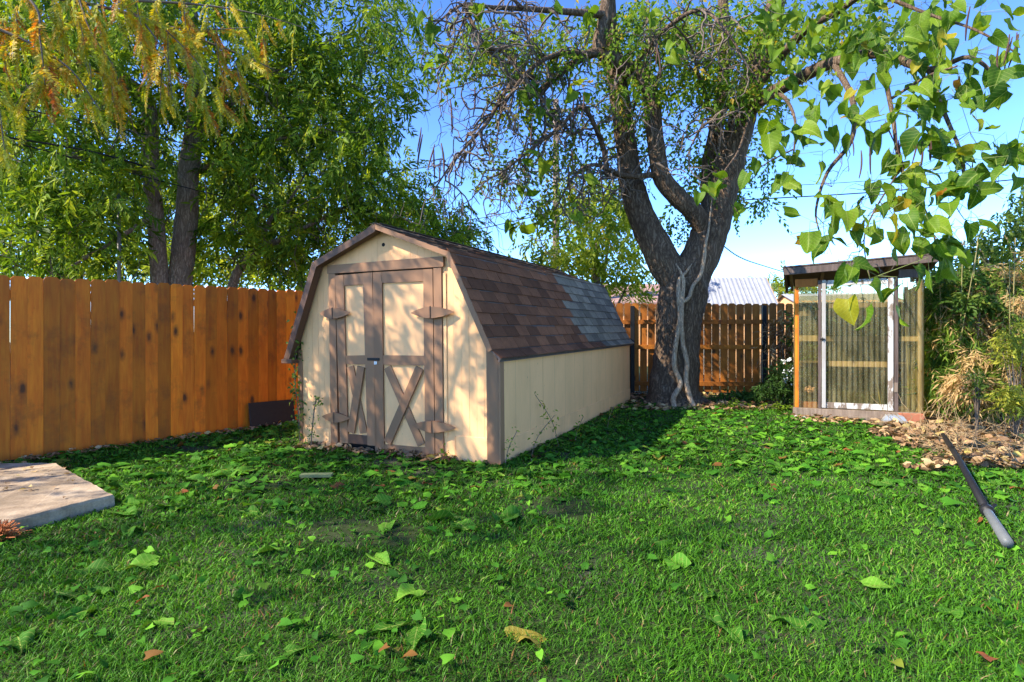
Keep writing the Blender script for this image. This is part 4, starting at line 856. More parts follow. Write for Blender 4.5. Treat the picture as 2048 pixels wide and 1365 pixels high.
cb = [([(-900, -150, 4.4, .07), (-300, -120, 4.6, .05), (0, -30, 4.8, .032), (238, 22, 5.0, .022), (323, 52, 5.1, .018), (467, 104, 5.2, .012), (545, 138, 5.25, .006)], 1),
      ([(-900, -100, 4.2, .06), (-200, 0, 4.3, .035), (0, 60, 4.4, .02), (130, 130, 4.5, .012), (200, 220, 4.55, .005)], 1), ([(0, -40, 4.8, .03), (150, -30, 4.9, .02), (260, 20, 4.9, .014), (330, 110, 4.9, .009), (345, 200, 4.9, .004)], 1),
      ([(238, 0, 5.0, .02), (400, 10, 5.2, .014), (520, 30, 5.3, .009), (620, 60, 5.4, .004)], .8), ([(-100, -100, 4.5, .03), (60, 0, 4.4, .016), (80, 80, 4.4, .01), (90, 170, 4.4, .004)], 1), ([(323, 52, 5.1, .012), (400, 60, 5.1, .009), (500, 55, 5.1, .004)], 1),
      ([(-500, 80, 4.2, .03), (-150, 120, 4.2, .018), (-20, 180, 4.2, .01), (10, 300, 4.2, .004)], .7), ([(300, 30, 5.0, .01), (390, 120, 5.0, .007), (440, 200, 5.0, .003)], 1), ([(150, -30, 4.9, .015), (180, 60, 4.8, .01), (230, 140, 4.8, .006), (240, 210, 4.8, .003)], 1),
      ([(130, 130, 4.5, .008), (60, 170, 4.5, .006), (20, 230, 4.5, .003)], .8)]
nf = 0
for rows, dens in cb:
    s = limb(cyp, [(a_, b_, c_, d_ * .6) for a_, b_, c_, d_ in rows], 'branch', TWIG, 7, .05, 8); L = s[:, :3]; vis = [k for k in range(len(L) - 1) if 1024 + FPX * L[k, 0] / L[k, 1] > -80]
    if not vis: continue
    n = int(11 * dens)
    for q in range(n):
        k = vis[int(len(vis) * q / n)]; p = L[k] + (L[k + 1] - L[k]) * g.uniform(); ax = nrm(L[k + 1] - L[k])
        d = nrm(ax * g.uniform(.05, .6) + g.normal(0, .28, 3) + np.array((0, 0, -1.0))) if g.uniform() < .78 else nrm(ax + g.normal(0, .6, 3) + np.array((0, 0, -.2)))
        f = frames(d[None], nrm(g.normal(0, .6, 3) + np.array((-.2, -1, .2)))[None])[0]
        if nf < 300: link('frond', random.choice(fr_mesh), cyp, mat4=m4(f, p - o, g.uniform(.55, 1.15))); nf += 1
for u, v0, v1 in [(15, 60, 200), (40, 30, 150), (85, 90, 235), (130, 60, 180), (185, 150, 250), (215, 130, 215), (230, 150, 260), (290, 80, 170), (300, 130, 210), (330, 160, 260), (345, 90, 230), (385, 80, 150), (380, 180, 215), (440, 110, 215), (410, 200, 265), (440, 220, 260), (480, 150, 255), (500, 110, 160), (530, 60, 155), (460, 20, 60), (150, 0, 90), (60, 0, 100), (250, 0, 80), (200, 30, 110), (10, 300, 350), (320, 20, 90), (110, 20, 110), (5, 180, 240), (370, 20, 110), (420, 30, 100), (280, 10, 110), (170, 70, 190)]:
    Yd = 4.4 + u / 600; A_, B_ = W(u - 8, v0 - 25, Yd), W(u + g.uniform(-8, 12), v1 - 35, Yd); n = max(3, int((v1 - v0) / 13)); k3 = np.linspace(0, 1, 5)[:, None]
    pts = A_ + (B_ - A_) * k3 + g.normal(0, .008, (5, 3)); MB().tube(pts - o, np.linspace(.0045, .002, 5), 4, caps=False).build('twig', TWIG, cyp)
    for q in range(n):
        p = A_ + (B_ - A_) * ((q + .3) / n); d = nrm(nrm(B_ - A_) + g.normal(0, .30, 3)); f = frames(d[None], nrm(g.normal(0, .6, 3) + np.array((-.2, -1, .2)))[None])[0]
        if nf < 300: link('frond', random.choice(fr_mesh), cyp, mat4=m4(f, p - o, g.uniform(.45, .85))); nf += 1
# unseen rest of its crown, shaped and placed to dapple the lawn and shed
n = 480; q = rdir(n, g) * (g.uniform(0, 1, (n, 1)) ** .45) * np.array((2.6, 2.3, 3.6)); P = q + np.array((.4, -3.2, 6.6)); D = nrm(q)
cl = np.sin(P[:, 0] * 2.1) * np.sin(P[:, 1] * 1.9 + 1) * np.sin(P[:, 2] * 2.3); kp = (cl > -.25); P, D = P[kp], D[kp]
n2 = 430; q2 = rdir(n2, g) * (g.uniform(0, 1, (n2, 1)) ** .4) * np.array((.9, .85, 1.5)); q2 = q2[np.sin(q2[:, 1] * 8 + 1) * np.sin(q2[:, 2] * 7 + q2[:, 0] * 5) > -.15]  # extra out-of-view lobe added to throw dappled shade on the shed front
P = np.vstack([P, q2 + np.array((-6.1, 4.95, 5.2)) - o]); D = np.vstack([D, nrm(q2)])
P2 = P + o; okv = ~((P2[:, 1] > .3) & (P2[:, 0] / np.maximum(P2[:, 1], .1) > -.93) & ((P2[:, 2] - CAM_H) / np.maximum(P2[:, 1], .1) < .66)); P, D = P[okv], D[okv]
tp = spray_tpl(13, DIA_V * (.3, 1, .5), DIA_F, .42, 1.0, .6, 3, .13); Fm = spray_frames(len(P), D, g, .8) * g.uniform(.8, 1.4, (len(P), 1, 1))
mb = MB().scatter(tp[0], tp[1], Fm, P, g.uniform(0, 1, len(P))); tag(mb.build('crown', LEAF_CYPC, cyp), kind='stuff')
for k in range(9):
    z = 4.5 + k * .6; a = k * 2.4; e = np.array((math.cos(a) * 3, math.sin(a) * 3.4, z + 1.2)); s = spline([(0, 0, z, .06), (*(e * .5 + np.array((0, 0, z * .5 - .1))), .035), (*e, .01)], 5)
    if not ((e + o)[0] / max((e + o)[1], .1) > -.9 and (e + o)[1] > 0): MB().tube(s[:, :3], s[:, 3], 6).build('branch', TWIG, cyp, smooth=True)

# ------------------------------------------------------------------ poles, wires, neighbouring sheds
up = thing('utility_pole', tuple(W(1112, 640, 24) * (1, 1, 0)), 'wooden utility pole behind the catalpa branches', 'pole'); o = np.array(up.location)
POLEW = m_bark('pole_wood', (.22, .16, .12), (.34, .26, .20), .8, .3)
z1 = W(1112, 200, 24)[2]; MB().tube([(0, 0, 0), (0, 0, z1 * .5), (0, 0, z1)], [.16, .14, .115], 12).build('shaft', POLEW, up, smooth=True)
zz = W(1112, 427, 24)[2]; MB().box(.12, .40, -.05, .05, zz - .05, zz + .05).build('lamp_arm', GALV, up)
MB().prism([(.30, zz - .10), (1.15, zz - .08), (1.2, zz + .03), (1.0, zz + .10), (.30, zz + .12)], 'y', -.14, .14).build('lamp_head', m_plain('dark_lamp', (.09, .09, .10), .5), up, bevel=.02)
MB().box(-.5, .5, -.06, .06, z1 - .5, z1 - .38).build('crossarm', POLEW, up)
sp_ = thing('conduit_pole', tuple(W(238, 640, 10.4) * (1, 1, 0)), 'thin metal pipe standing upright behind the left fence', 'pole'); zt = W(238, 362, 10.4)[2]
MB().tube([(0, 0, 0), (0, 0, zt)], .03, 10).build('pipe', m_plain('dull_pipe', (.20, .19, .17), .6, .4), sp_, smooth=True); MB().tube([(0, 0, zt), (0, 0, zt + .05)], [.04, .03], 10).build('cap', BLACK, sp_, smooth=True)
WIRE = m_plain('black_cable', (.012, .012, .014), .6)
def wire(rows, r, label, sag=0):
    s = spline([W(*q) for q in rows], 12); b = s[0].copy(); tag(link('overhead_wire', MB().tube(s - b, r, 5).mesh('overhead_wire', WIRE, True), loc=b), label, 'cable', 'overhead cables')
wire([(1330, 412, 22), (1461, 402, 22), (1760, 384, 21), (2100, 353, 20)], .022, 'thick lower cable crossing the sky right of the catalpa')
wire([(1330, 392, 22), (1526, 375, 22), (1760, 360, 21), (2100, 322, 20)], .011, 'thin upper cable crossing the sky right of the catalpa')
wire([(1104, 405, 24), (1040, 420, 25), (960, 437, 26), (860, 452, 27)], .016, 'upper of two cables running left from the utility pole')
wire([(1104, 424, 24), (1040, 440, 25), (959, 458, 26), (860, 476, 27)], .02, 'lower cable running left from the utility pole')
wire([(1104, 268, 24), (1000, 310, 22), (780, 343, 19), (560, 346, 16), (385, 330, 14), (100, 290, 10.8)], .014, 'cable sagging from the pole top across to the leafy trees')
wire([(-60, 262, 9.0), (20, 276, 9.0), (183, 304, 9.5), (330, 345, 10.5)], .016, 'thick cable crossing the leaves at far left')
wire([(-60, 205, 9.0), (60, 222, 9.2), (240, 258, 10), (420, 300, 11)], .009, 'thin high cable crossing the leaves at far left')
wire([(40, 289, 9.2), (180, 325, 9.6), (370, 375, 10.4), (600, 430, 12), (760, 455, 13)], .010, 'thin cable falling right across the leafy trees')
wire([(1440, 487, 10.8), (1480, 515, 12), (1530, 533, 14), (1620, 560, 18)], .012, 'service cable dropping from the catalpa toward the metal roof')
wire([(2100, 130, 16), (1990, 152, 17), (1900, 150, 18), (1700, 190, 20)], .006, 'thin cable high at the right edge')
# neighbour shed with corrugated metal roof
def metal_shed(u0, u1, vt, vb, Yd, label, gable=True, depth=2.4):
    b = W((u0 + u1) / 2, 700, Yd); b[2] = float(gz(b[0], b[1])); t = thing('neighbour_shed', tuple(b), label, 'shed'); hw = (u1 - u0) / 2 / FPX * Yd
    dp = depth / 2; zr, ze = W(0, vt, Yd)[2] - b[2], W(0, vb + 2, Yd - dp - .15)[2] - b[2]; n = 90; xs = np.linspace(-hw, hw, n); rip = .02 * (np.sin(xs / .12 * 2 * math.pi) > .2)
    for sg, nm in ((-1, 'roof_sheet'), (1, 'roof_sheet')):
        v = [(xx, sg * (dp + .15) if e else 0, (ze if e else zr) + rr) for e in (0, 1) for xx, rr in zip(xs, rip)]; q = np.arange(n - 1); MB().add(v, np.stack([q, q + n, q + n + 1, q + 1], -1)).build(nm, METALROOF, t)
    MB().prism([(-dp, 0), (dp, 0), (dp, ze + .05), (0, zr - .05), (-dp, ze + .05)], 'x', -hw + .12, hw - .10).build('wall', CREAM, t)
    MB().prism([(-dp - .15, ze - .06), (0, zr - .07), (0, zr + .0), (-dp - .15, ze + .0)], 'x', hw, hw + .03).build('gable_trim', TANWOOD, t); MB().prism([(dp + .15, ze - .06), (0, zr - .07), (0, zr), (dp + .15, ze)], 'x', hw, hw + .03).build('gable_trim', TANWOOD, t)
    t.rotation_euler.z = R(-9); return t
metal_shed(1404, 1528, 556, 609, 18, 'small shed with white corrugated metal roof seen above the rear fence')
metal_shed(1568, 1760, 588, 604, 20, 'low white roof seen behind the greenhouse left corner', depth=3)
b = W(1310, 700, 27); hb = thing('neighbour_house', (b[0], b[1], .2), 'pinkish tiled house roof peeping beyond the rear fence', 'house')
MB().prism([(-2.5, 0), (2.5, 0), (2.5, 2.6), (-2.5, 2.6)], 'x', -2.2, 2.2).build('wall', CREAM, hb)
for q in range(6): MB().prism([(-2.7 + q * .45, 2.55 + q * .17), (-2.7 + (q + 1) * .45 + .03, 2.55 + (q + 1) * .17 + .01), (-2.7 + (q + 1) * .45 + .03, 2.62 + (q + 1) * .17), (-2.7 + q * .45, 2.63 + q * .17)], 'x', -2.4, 2.4).build('roof_course', m_plain('pink_roof', (.36, .22, .18), .9), hb)

# ------------------------------------------------------------------ bamboo hedge on the right
g = np.random.default_rng(41)
def bamboo(lobes, n, base, label, dry, ncul, hmax):
    b = np.array((*base, float(gz(*base)))); t = thing('bamboo_clump', tuple(b), label, 'bamboo', 'bamboo along the right edge')
    for q in range(ncul):
        h = hmax * g.uniform(.7, 1.0); x0, y0 = g.uniform(-.45, .45, 2); ln = g.normal(0, .12, 2); s = np.array([(x0 + ln[0] * tt * h, y0 + ln[1] * tt * h, tt * h) for tt in np.linspace(0, 1, 9)]); r = np.linspace(.012, .005, 9) * (1 + .0 * s[:, 0])
        MB().tube(s, r, 6).build('culm', CULM, t, smooth=True)
    P, D = lobe_pts(lobes, n, g, .75); keepb = (P[:, 2] > gz(P[:, 0], P[:, 1]) + .05) & ~in_green(P[:, 0], P[:, 1], .12); P, D = P[keepb], D[keepb]
    tp = spray_tpl(7, lance(.14), LANCE_F, .16, 1.3, .9, 8, .15); Fm = spray_frames(len(P), D + np.array((0, -.4, 0)), g, .7) * g.uniform(.7, 1.25, (len(P), 1, 1))
    U, V = uv(P); isdry = g.uniform(0, 1, len(P)) < dry * (.35 + 1.3 * (np.sin(P[:, 0] * 5 + P[:, 2] * 7) * np.sin(P[:, 2] * 6 - P[:, 1] * 3) > .1))
    tn = np.where(isdry, g.uniform(.85, 1, len(P)), g.uniform(0, .78, len(P))); mb = MB().scatter(tp[0], tp[1], Fm, P - b, tn); tag(mb.build('foliage', LEAF_BAM, t), kind='stuff')
CULM = m_plain('bamboo_culm', (.26, .22, .08), .5)
bamboo([(1890, 600, 9.2, 45, 60, .4), (1900, 680, 9.0, 60, 50, .4), (1890, 760, 8.8, 55, 60, .3)], 1700, (6.15, 8.2 + .9), 'dark green bamboo clump right beside the greenhouse', .22, 9, 2.6)
bamboo([(1980, 570, 9.3, 60, 50, .5), (1960, 650, 8.9, 70, 45, .4), (1990, 720, 8.5, 80, 50, .4), (1950, 770, 8.3, 60, 45, .3)], 2200, (6.9, 8.7), 'bamboo clump with bands of dry tan leaves right of the greenhouse', .75, 8, 2.8)
bamboo([(2050, 640, 8.6, 60, 80, .5), (2060, 730, 8.0, 60, 70, .4), (2100, 560, 9, 70, 80, .5)], 1700, (7.2, 8.3), 'bamboo clump with tan leaves at the right edge of the picture', .6, 7, 2.8)
def bush(name, lobes, n, label, mat, leafw, size, nl=7, cat_='shrub', droop=.3, base=None, grp=None):
    P, D = lobe_pts(lobes, n, g, .8); b = np.array((P[:, 0].mean(), P[:, 1].mean(), 0)) if base is None else np.array((*base, 0.)); b[2] = float(gz(b[0], b[1])); t = thing(name, tuple(b), label, cat_, grp)
    kp = P[:, 2] > gz(P[:, 0], P[:, 1]) + .02; P, D = P[kp], D[kp]
    tp = spray_tpl(nl, lance(leafw), LANCE_F, size * 2, 1.1, droop, 4, size); Fm = spray_frames(len(P), D, g, droop - .4) * g.uniform(.7, 1.3, (len(P), 1, 1)); mb = MB().scatter(tp[0], tp[1], Fm, P - b, np.clip(g.normal(.5, .25, len(P)), 0, 1)); tag(mb.build('foliage', mat, t), kind='stuff')
    mb = MB()
    for k in range(0, len(P), max(1, len(P) // 14)):
        e = P[k] - b; s = spline([(e[0] * .15, e[1] * .15, -.02, .008), (e[0] * .5, e[1] * .5, e[2] * .6, .006), (*e, .003)], 4); mb.tube(s[:, :3], s[:, 3], 4, caps=False)
    tag(mb.build('stems', TWIG, t), kind='stuff'); return t
bush('leafy_shrub', [(1965, 610, 8.6, 50, 40, .3), (1920, 560, 8.9, 45, 30, .3)], 220, 'bright green shrub poking out of the bamboo top', LEAF_SHRUB, .4, .09)
bush('leafy_shrub', [(2030, 690, 7.4, 40, 60, .3), (2040, 800, 7.0, 50, 40, .3)], 300, 'yellow green shrub at the right edge above the dry leaves', m_leaf('yellow_shrub', [(0, (.12, .18, .02)), (1, (.42, .40, .05))], .4), .3, .07)
bush('leafy_shrub', [(1920, 630, 9.8, 75, 100, .35), (2020, 640, 9.6, 90, 120, .35), (1950, 740, 9.4, 90, 60, .3)], 900, 'dense mid green hedge foliage filling the back of the bamboo', LEAF_SHRUB, .35, .10)
bush('leafy_weed', [(1955, 770, 7.5, 10, 40, .1)], 50, 'small upright yellow green weed before the bamboo', LEAF_SHRUB, .35, .05, cat_='weed')
bush('flowering_shrub', [(1570, 760, 10.2, 22, 45, .3), (1545, 780, 10.2, 30, 25, .3)], 260, 'dark leafy shrub with white blossoms left of the greenhouse', m_leaf('dark_shrub', [(0, (.015, .04, .008)), (1, (.06, .12, .02))], .25), .35, .08)
fs = bpy.data.objects['flowering_shrub']; bb = np.array(fs.location); mb = MB()
for q in range(26):
    p = W(g.uniform(1566, 1588), g.uniform(715, 770), 9.95) - bb; mb.scatter(DIA_V * (.03, .035, .02), DIA_F, frames(rdir(4, g), rdir(4, g)), p + g.normal(0, .008, (4, 3)), np.ones(4))
tag(mb.build('blossoms', m_plain('white_petal', (.8, .8, .74), .7, nz=.05), fs), kind='stuff')
bush('bamboo_seedling', [(1570, 660, 11.5, 20, 60, .2), (1545, 700, 11.4, 12, 40, .2)], 60, 'pale dry bamboo sprig by the right fence post', LEAF_DRY, .12, .16, 7, 'bamboo', .5)
bush('ground_ivy', [(1500, 795, 11.2, 60, 18, .4), (1440, 800, 11.2, 30, 12, .3)], 330, 'low dark green ivy at the foot of the rear fence', m_leaf('ivy', [(0, (.02, .055, .01)), (1, (.08, .16, .02))], .25), .7, .06, 5, 'ivy')
bush('leafy_weed', [(1470, 812, 10.2, 25, 10, .2), (1550, 815, 10, 25, 10, .2)], 110, 'bright yellow green weeds in front of the rear fence ivy', LEAF_VINE, .45, .06, 5, 'weed')
bush('evergreen_shrub', [(1640, 700, 11.2, 60, 80, .4), (1740, 690, 11.0, 70, 90, .4), (1820, 690, 10.6, 50, 90, .4), (1700, 780, 10.9, 110, 40, .3), (1700, 640, 11.2, 120, 40, .3)], 1700, 'dark evergreen shrub seen through the greenhouse panels', m_leaf('dark_evergreen', [(0, (.02, .045, .008)), (1, (.08, .14, .02))], .25), .35, .10)
def creeper(rows, n, label, spread=.05, size=.045, mat=LEAF_SHRUB, name='wall_creeper'):
    s = spline([W(*r) for r in rows], 8); b = s[0].copy(); t = thing(name, tuple(b), label, 'creeper'); mb = MB(); mb.tube(s - b, .006, 5); mb.build('stem', TWIG, t)
    k = g.integers(0, len(s), n); P = s[k] + g.normal(0, spread, (n, 3)); Fm = frames(nrm(g.normal(0, .6, (n, 3)) + (0, -.2, -.4)), nrm(g.normal(0, .5, (n, 3)) + (-.4, -1, .4))) * (size * g.uniform(.6, 1.3, (n, 1, 1)))
    tag(MB().scatter(lance(.62), LANCE_F, Fm, P - b, g.uniform(.2, 1, n)).build('foliage', mat, t), kind='stuff')
creeper([(600, 885, 6.95), (596, 820, 6.98), (590, 760, 6.98), (592, 690, 6.98), (596, 640, 6.98)], 230, 'small-leaved creeper climbing the left corner of the shed', .035, .05)
creeper([(622, 895, 6.8), (625, 850, 6.8), (632, 800, 6.78), (640, 805, 6.76)], 90, 'thin yellow green creeper on the shed front at lower left', .035, .035)
def sprout(u, v, Yd, h, lean, label):
    b = W(u, v, Yd); b[2] = float(gz(b[0], b[1])); t = thing('weed_sprout', tuple(b), label, 'weed'); s = spline([(0, 0, 0), (lean * .3, -.01, h * .5), (lean, -.02, h)], 6); MB().tube(s, .0035, 5).build('stem', TWIG, t)
    n = 26; k = g.integers(4, len(s), n); P = s[k] + g.normal(0, .03, (n, 3)); Fm = frames(nrm(g.normal(0, .7, (n, 3))), nrm(g.normal(0, .5, (n, 3)) + (0, -.4, 1))) * (.045 * g.uniform(.5, 1.2, (n, 1, 1)))
    MB().scatter(lance(.5), LANCE_F, Fm, P, g.uniform(.4, 1, n)).build('leaves', LEAF_VINE, t)['kind'] = 'stuff'
for a in ((1010, 915, 5.95, .35, .12, 'low weed sprout by the shed right corner board'), (1062, 898, 6.35, .45, .25, 'tall arching sprout beside the shed wall near its corner'), (1118, 885, 6.9, .62, -.28, 'tallest thin sprout leaning left before the shed side wall'), (1150, 872, 7.2, .32, .1, 'short bright sprout halfway along the shed side wall'), (1215, 845, 8.2, .3, .08, 'small sprout toward the far end of the shed wall'), (880, 925, 5.95, .16, .05, 'tiny weed at the right foot of the shed doors'), (438, 0, 1, 0, 0, None)):
    if a[-1]: sprout(*a)

# ------------------------------------------------------------------ lawn: grass, litter, fallen leaves
g = np.random.default_rng(61)
def patch(x, y): return np.sin(x * 1.9 + 1.3 * np.sin(y * 1.1)) * np.sin(y * 2.3 + .8 * np.sin(x * 1.7 + 2)) * .5 + .5 * np.sin(x * 4.1 + y * 3.3) * np.sin(y * 5.2 - x * 2.1)
N = 330000; yy = 1.5 * (12.5 / 1.5) ** g.uniform(0, 1, N) ** .92; xx = g.uniform(-1.05, 1.05, N) * (yy + .5)
bare = (np.sin(xx * 2.3 + .7) * np.sin(yy * 3.1 + xx) > .62) & (yy > 3.6) & (xx < .6)
ok = lawn_ok(xx, yy, .01) & ~(bed(xx, yy) & (g.uniform(0, 1, N) > .08)) & ~(bare & (g.uniform(0, 1, N) > .25)) & ~((yy > 10.6) & (g.uniform(0, 1, N) > .3))
xx, yy = xx[ok], yy[ok]; n = len(xx); zz = gz(xx, yy) - .004
h = g.uniform(.014, .042, n) * (1 + .25 * patch(xx, yy)); wd = .0022 * np.clip(yy / 2.2, 1, 3.4) * g.uniform(.7, 1.3, n); a = g.uniform(0, 6.283, n); ln = g.uniform(.4, 1.9, n) * h; a2 = a + g.normal(0, .6, n)
dx, dy = np.cos(a), np.sin(a); lx, ly = np.cos(a2 + 1.57) * ln, np.sin(a2 + 1.57) * ln
v = np.empty((n, 5, 3)); base = np.stack([xx, yy, zz], -1); side = np.stack([dx * wd, dy * wd, np.zeros(n)], -1)
v[:, 0] = base - side; v[:, 1] = base + side; mid = base + np.stack([lx * .35, ly * .35, h * .62], -1); v[:, 2] = mid + side * .8; v[:, 3] = mid - side * .8; v[:, 4] = base + np.stack([lx, ly, h], -1)
q = np.arange(n)[:, None] * 5
tn = np.clip(.46 + .24 * patch(xx * .7, yy * .7) + g.normal(0, .22, n), 0, .94); tn = np.where(g.uniform(0, 1, n) < .02, g.uniform(.95, 1, n), tn)
rd = (patch(xx * 1.6 + 5, yy * 1.6) > .62) & (xx < .5) & (g.uniform(0, 1, n) < .13); tn = np.where(rd, .99, tn)
mb = MB(); mb.add(v.reshape(-1, 3), q + np.array([[0, 1, 2, 3]]), np.repeat(tn, 5)); mb.L.append((q + np.array([[3, 2, 4]])).ravel()); mb.C.append(np.full(n, 3))
tag(mb.build('lawn_grass', GRASS), 'short green lawn grass covering the yard', 'grass', kind='stuff')
# litter of leaves
fl_t = [broad_leaf(100 + q, .10, .12 + .2 * (q % 3), .05 + .03 * (q % 2), 4, 2) for q in range(6)]
def litter(n, fn, mat, name, label, smin, smax, zoff=.02, tint=(0, 1), tilt=.35, keepf=None):
    x, y = fn(n); ok = lawn_ok(x, y, .02) if keepf is None else keepf(x, y); x, y = x[ok], y[ok]; m = len(x); mb = MB()
    al = g.uniform(0, 6.283, m); d = np.stack([np.cos(al), np.sin(al), g.normal(0, tilt * .5, m)], -1); nh = nrm(np.stack([g.normal(0, tilt, m), g.normal(0, tilt, m), np.ones(m)], -1)); F_ = frames(d, nh) * g.uniform(smin, smax, (m, 1, 1)); P = np.stack([x, y, gz(x, y) + zoff + g.uniform(0, .03, m)], -1); tt = g.uniform(*tint, m)
    for q in range(6): mb.scatter(*fl_t[q], F_[q::6], P[q::6], tt[q::6])
    return tag(mb.build(name, mat, smooth=True), label, 'leaves', kind='stuff')
def dens_mid(n):                                      # mostly in the middle distance
    y = g.uniform(4.3, 10.6, n) ; x = g.uniform(-1, 1, n) * y * .95; k = (g.uniform(0, 1, n) < np.clip((y - 4.0) / 2.2, .12, 1)) & ~((x > .4) & (x < 3.2) & (y < 5.4) & (g.uniform(0, 1, n) > .12)) & ~(bed(x, y)); return x[k], y[k]
litter(6500, dens_mid, LEAF_LIT, 'leaf_litter', 'green fallen leaves littering the lawn around the shed', .045, .14, tilt=.24, zoff=.004)
def dens_near(n): y = 1.6 + 3.4 * g.uniform(0, 1, n) ** .8; x = g.uniform(-1, 1, n) * y; k = g.uniform(0, 1, n) < np.where(x < .3, 1, .35); return x[k], y[k]
litter(900, dens_near, LEAF_LIT, 'leaf_litter', 'small leaf scraps between the near grass blades', .025, .07, tilt=.5)
def dens_bed(n): y = g.uniform(5.5, 9.6, n); x = g.uniform(3.2, 8.5, n); k = bed(x, y); return x[k], y[k]
litter(8000, dens_bed, LEAF_DRY, 'dry_leaf_bed', 'bed of dry brown leaves under the bamboo', .03, .11, tilt=.8, keepf=lambda x, y: ~in_green(x, y, .0), zoff=.03)
def dens_tree(n): x = g.uniform(1.4, 5.0, n); y = g.uniform(9.8, 12.2, n); return x, y
litter(560, dens_tree, LEAF_DRY, 'dry_leaves', 'tan dry leaves around the catalpa foot', .05, .14, tilt=.6, keepf=lambda x, y: ~in_shed(x, y, .02) & ~in_green(x, y, .0))
def dens_gh(n): k = g.uniform(-.1, 2.0, n); q = g.uniform(-.55, -.05, n); P = GLp + k[:, None] * gex + q[:, None] * gey; return P[:, 0], P[:, 1]
litter(120, dens_gh, LEAF_DRY, 'dry_leaves', 'yellowed dry leaves along the greenhouse sill', .05, .13, tilt=.5)
def dens_door(n): k = g.uniform(-2.5, -.5, n); q = -np.abs(g.normal(0, .10, n)) - .03; P = FR + k[:, None] * ex + q[:, None] * ey; return P[:, 0], P[:, 1]
litter(170, dens_door, LEAF_DRY, 'dry_leaves', 'curled brown leaves at the foot of the shed doors', .04, .11, tilt=.6)
def dens_fence(n): k = g.uniform(0, 4.6, n); q = g.uniform(.08, .3, n); P = FA + k[:, None] * FD + q[:, None] * np.array((FD[1], -FD[0])); return P[:, 0], P[:, 1]
litter(220, dens_fence, LEAF_DRY, 'dry_leaves', 'brown leaf scraps along the foot of the left fence', .03, .08, tilt=.5)
def dens_slab(n): return g.uniform(-5.2, -3.2, n), g.uniform(3.9, 5.5, n)
litter(60, dens_slab, LEAF_DRY, 'dry_leaves', 'small dry leaves scattered on the concrete slab', .025, .06, zoff=.105, tilt=.3, keepf=lambda x, y: in_poly(x, y, SLAB))
mb = MB()                                             # dead stems over the dry bed
for q in range(330):
    y = g.uniform(5.9, 8.6); x = 4.3 + (y - 6) * .45 + g.uniform(0, 1.8)
    if in_green(x, y, .08): continue
    pts, r = limb_walk((x, y, float(gz(x, y)) + .05), g.normal(0, 1, 3) * (1, 1, .4) + (0, 0, .5), g.uniform(.3, .8), .004, g, 6, .35, -.15); pts[:, 2] = np.maximum(pts[:, 2], gz(pts[:, 0], pts[:, 1]) + .02); mb.tube(pts, r, 4, caps=False)
tag(mb.build('dead_stems', m_plain('straw', (.30, .20, .10), .8)), 'tangle of pale dead stems over the dry leaf bed', 'stems', kind='stuff')
# big fallen catalpa leaves, one by one
fb = [broad_leaf(200 + q, (.02, .18, -.12, .10)[q % 4], (.05, .18, -.08, .12, .10)[q % 5], .07 + .04 * (q % 3), 9, 6, .40) for q in range(12)]
fb_mesh = [MB().add(v, f).mesh('fallen_leaf', LEAF_FALL, True) for v, f in fb]
near_px = [(40, 1295, 80), (765, 1130, 60), (770, 1270, 75), (830, 1290, 80), (1045, 1280, 70), (1340, 1130, 60), (1455, 1270, 70), (1610, 1255, 70), (1760, 1180, 50), (270, 1140, 60), (190, 1190, 45), (130, 1195, 50), (165, 1235, 55), (320, 1255, 50), (810, 1200, 50), (895, 1040, 60), (1020, 1040, 70), (920, 1055, 60), (770, 1060, 45), (525, 1110, 55), (1320, 1090, 45), (1420, 1190, 45), (1890, 1055, 50), (600, 1310, 45), (480, 1330, 40), (1910, 1230, 45), (200, 1145, 60), (255, 1035, 70), (490, 1030, 45), (1570, 1250, 60)]
spots = []
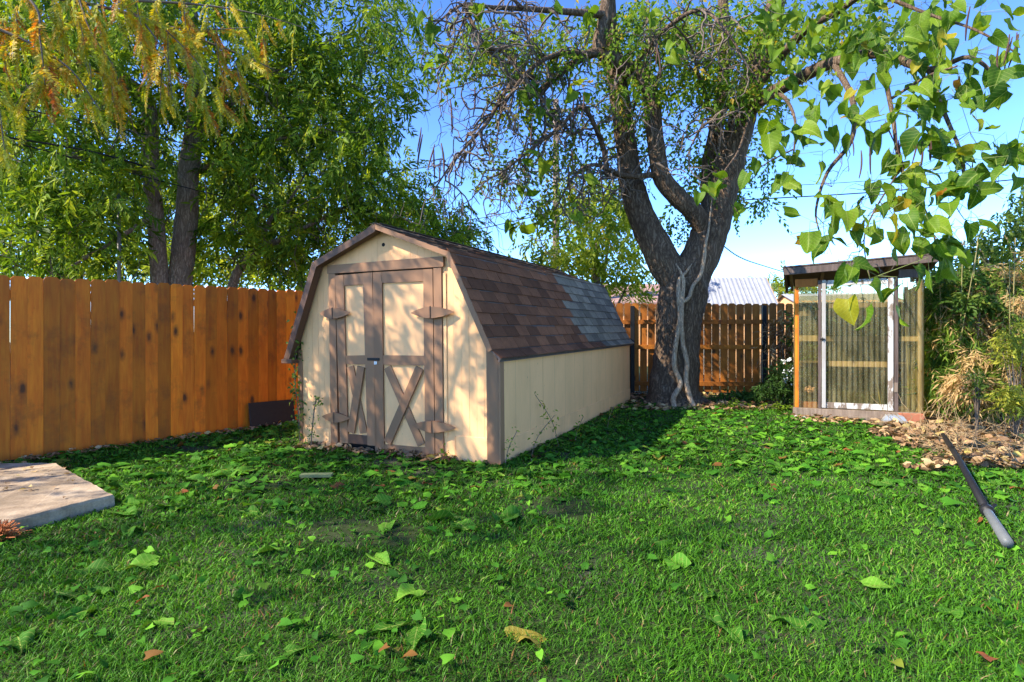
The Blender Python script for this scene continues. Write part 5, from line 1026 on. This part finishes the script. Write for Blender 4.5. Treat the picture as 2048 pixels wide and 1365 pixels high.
for u, v, px in near_px:
    Yd = CAM_H * FPX / (v - 682.5); spots.append(((u - 1024) / FPX * Yd, Yd, px / FPX * Yd * 1.15))
tries = 0
while len(spots) < 290 and tries < 6000:
    tries += 1; y = g.uniform(3.6, 9.2); x = g.uniform(-.86, .86) * y
    if not lawn_ok(np.array(x), np.array(y), .1) or bed(x, y) or (y < 5.0 and g.uniform() > .12) or ((x > .5) & (x < 3.0) & (y < 5.6)): continue
    spots.append((x, y, g.uniform(.10, .20)))
for x, y, sz in spots:
    sz = min(max(sz, .10), .25); al = g.uniform(0, 6.283); d = np.array((math.cos(al), math.sin(al), g.normal(0, .05))); nh = np.array((g.normal(0, .12), g.normal(0, .12), 1.0)); f = frames(d[None], nh[None])[0]
    oo = link('fallen_leaf', random.choice(fb_mesh), mat4=m4(f, np.array((x, y, float(gz(x, y)) + .02)) - f[:, 1] * sz * .5, sz) @ Matrix.Diagonal((g.uniform(.6, 1.1), 1, 1, 1))); wh = ('beside the concrete slab' if (x < -2.2 and y > 3.4 and y < 6) else 'in the strip between left fence and shed' if (x < -2.2 and y >= 6) else 'before the shed doors' if (x < .1 and y > 4.4) else 'along the shed side wall' if (y > 4.4 and in_shed(np.array(x), np.array(y), 1.0)) else 'near the greenhouse' if (y > 6.8 and x > 1.5) else 'near the long pole' if (x > 2.3 and y > 3.2) else 'in the middle of the lawn' if y > 3.9 else 'in the near left foreground' if x < -.6 else 'in the near right foreground' if x > .6 else 'in the near centre foreground')
    tag(oo, 'broad green catalpa leaf fallen on the grass ' + wh, 'leaf', 'large fallen leaves ' + wh)
# rust-coloured bundle beside the slab
b = W(5, 1062, 3.72); b[2] = .0; t = thing('straw_bundle', tuple(b), 'rust orange dry frond clump beside the concrete slab corner', 'frond clump'); mb = MB()
for q in range(150):
    e = nrm(g.normal(0, .5, 3) + (0, 0, .9)) * g.uniform(.08, .16); mb.tube([(0, 0, 0), e * .6 + g.normal(0, .012, 3), e + (g.normal(0, .02), g.normal(0, .02), -.02)], .0028, 3, caps=False)
mb.build('straws', m_plain('rust_straw', (.42, .12, .03), .8), t)['kind'] = 'stuff'
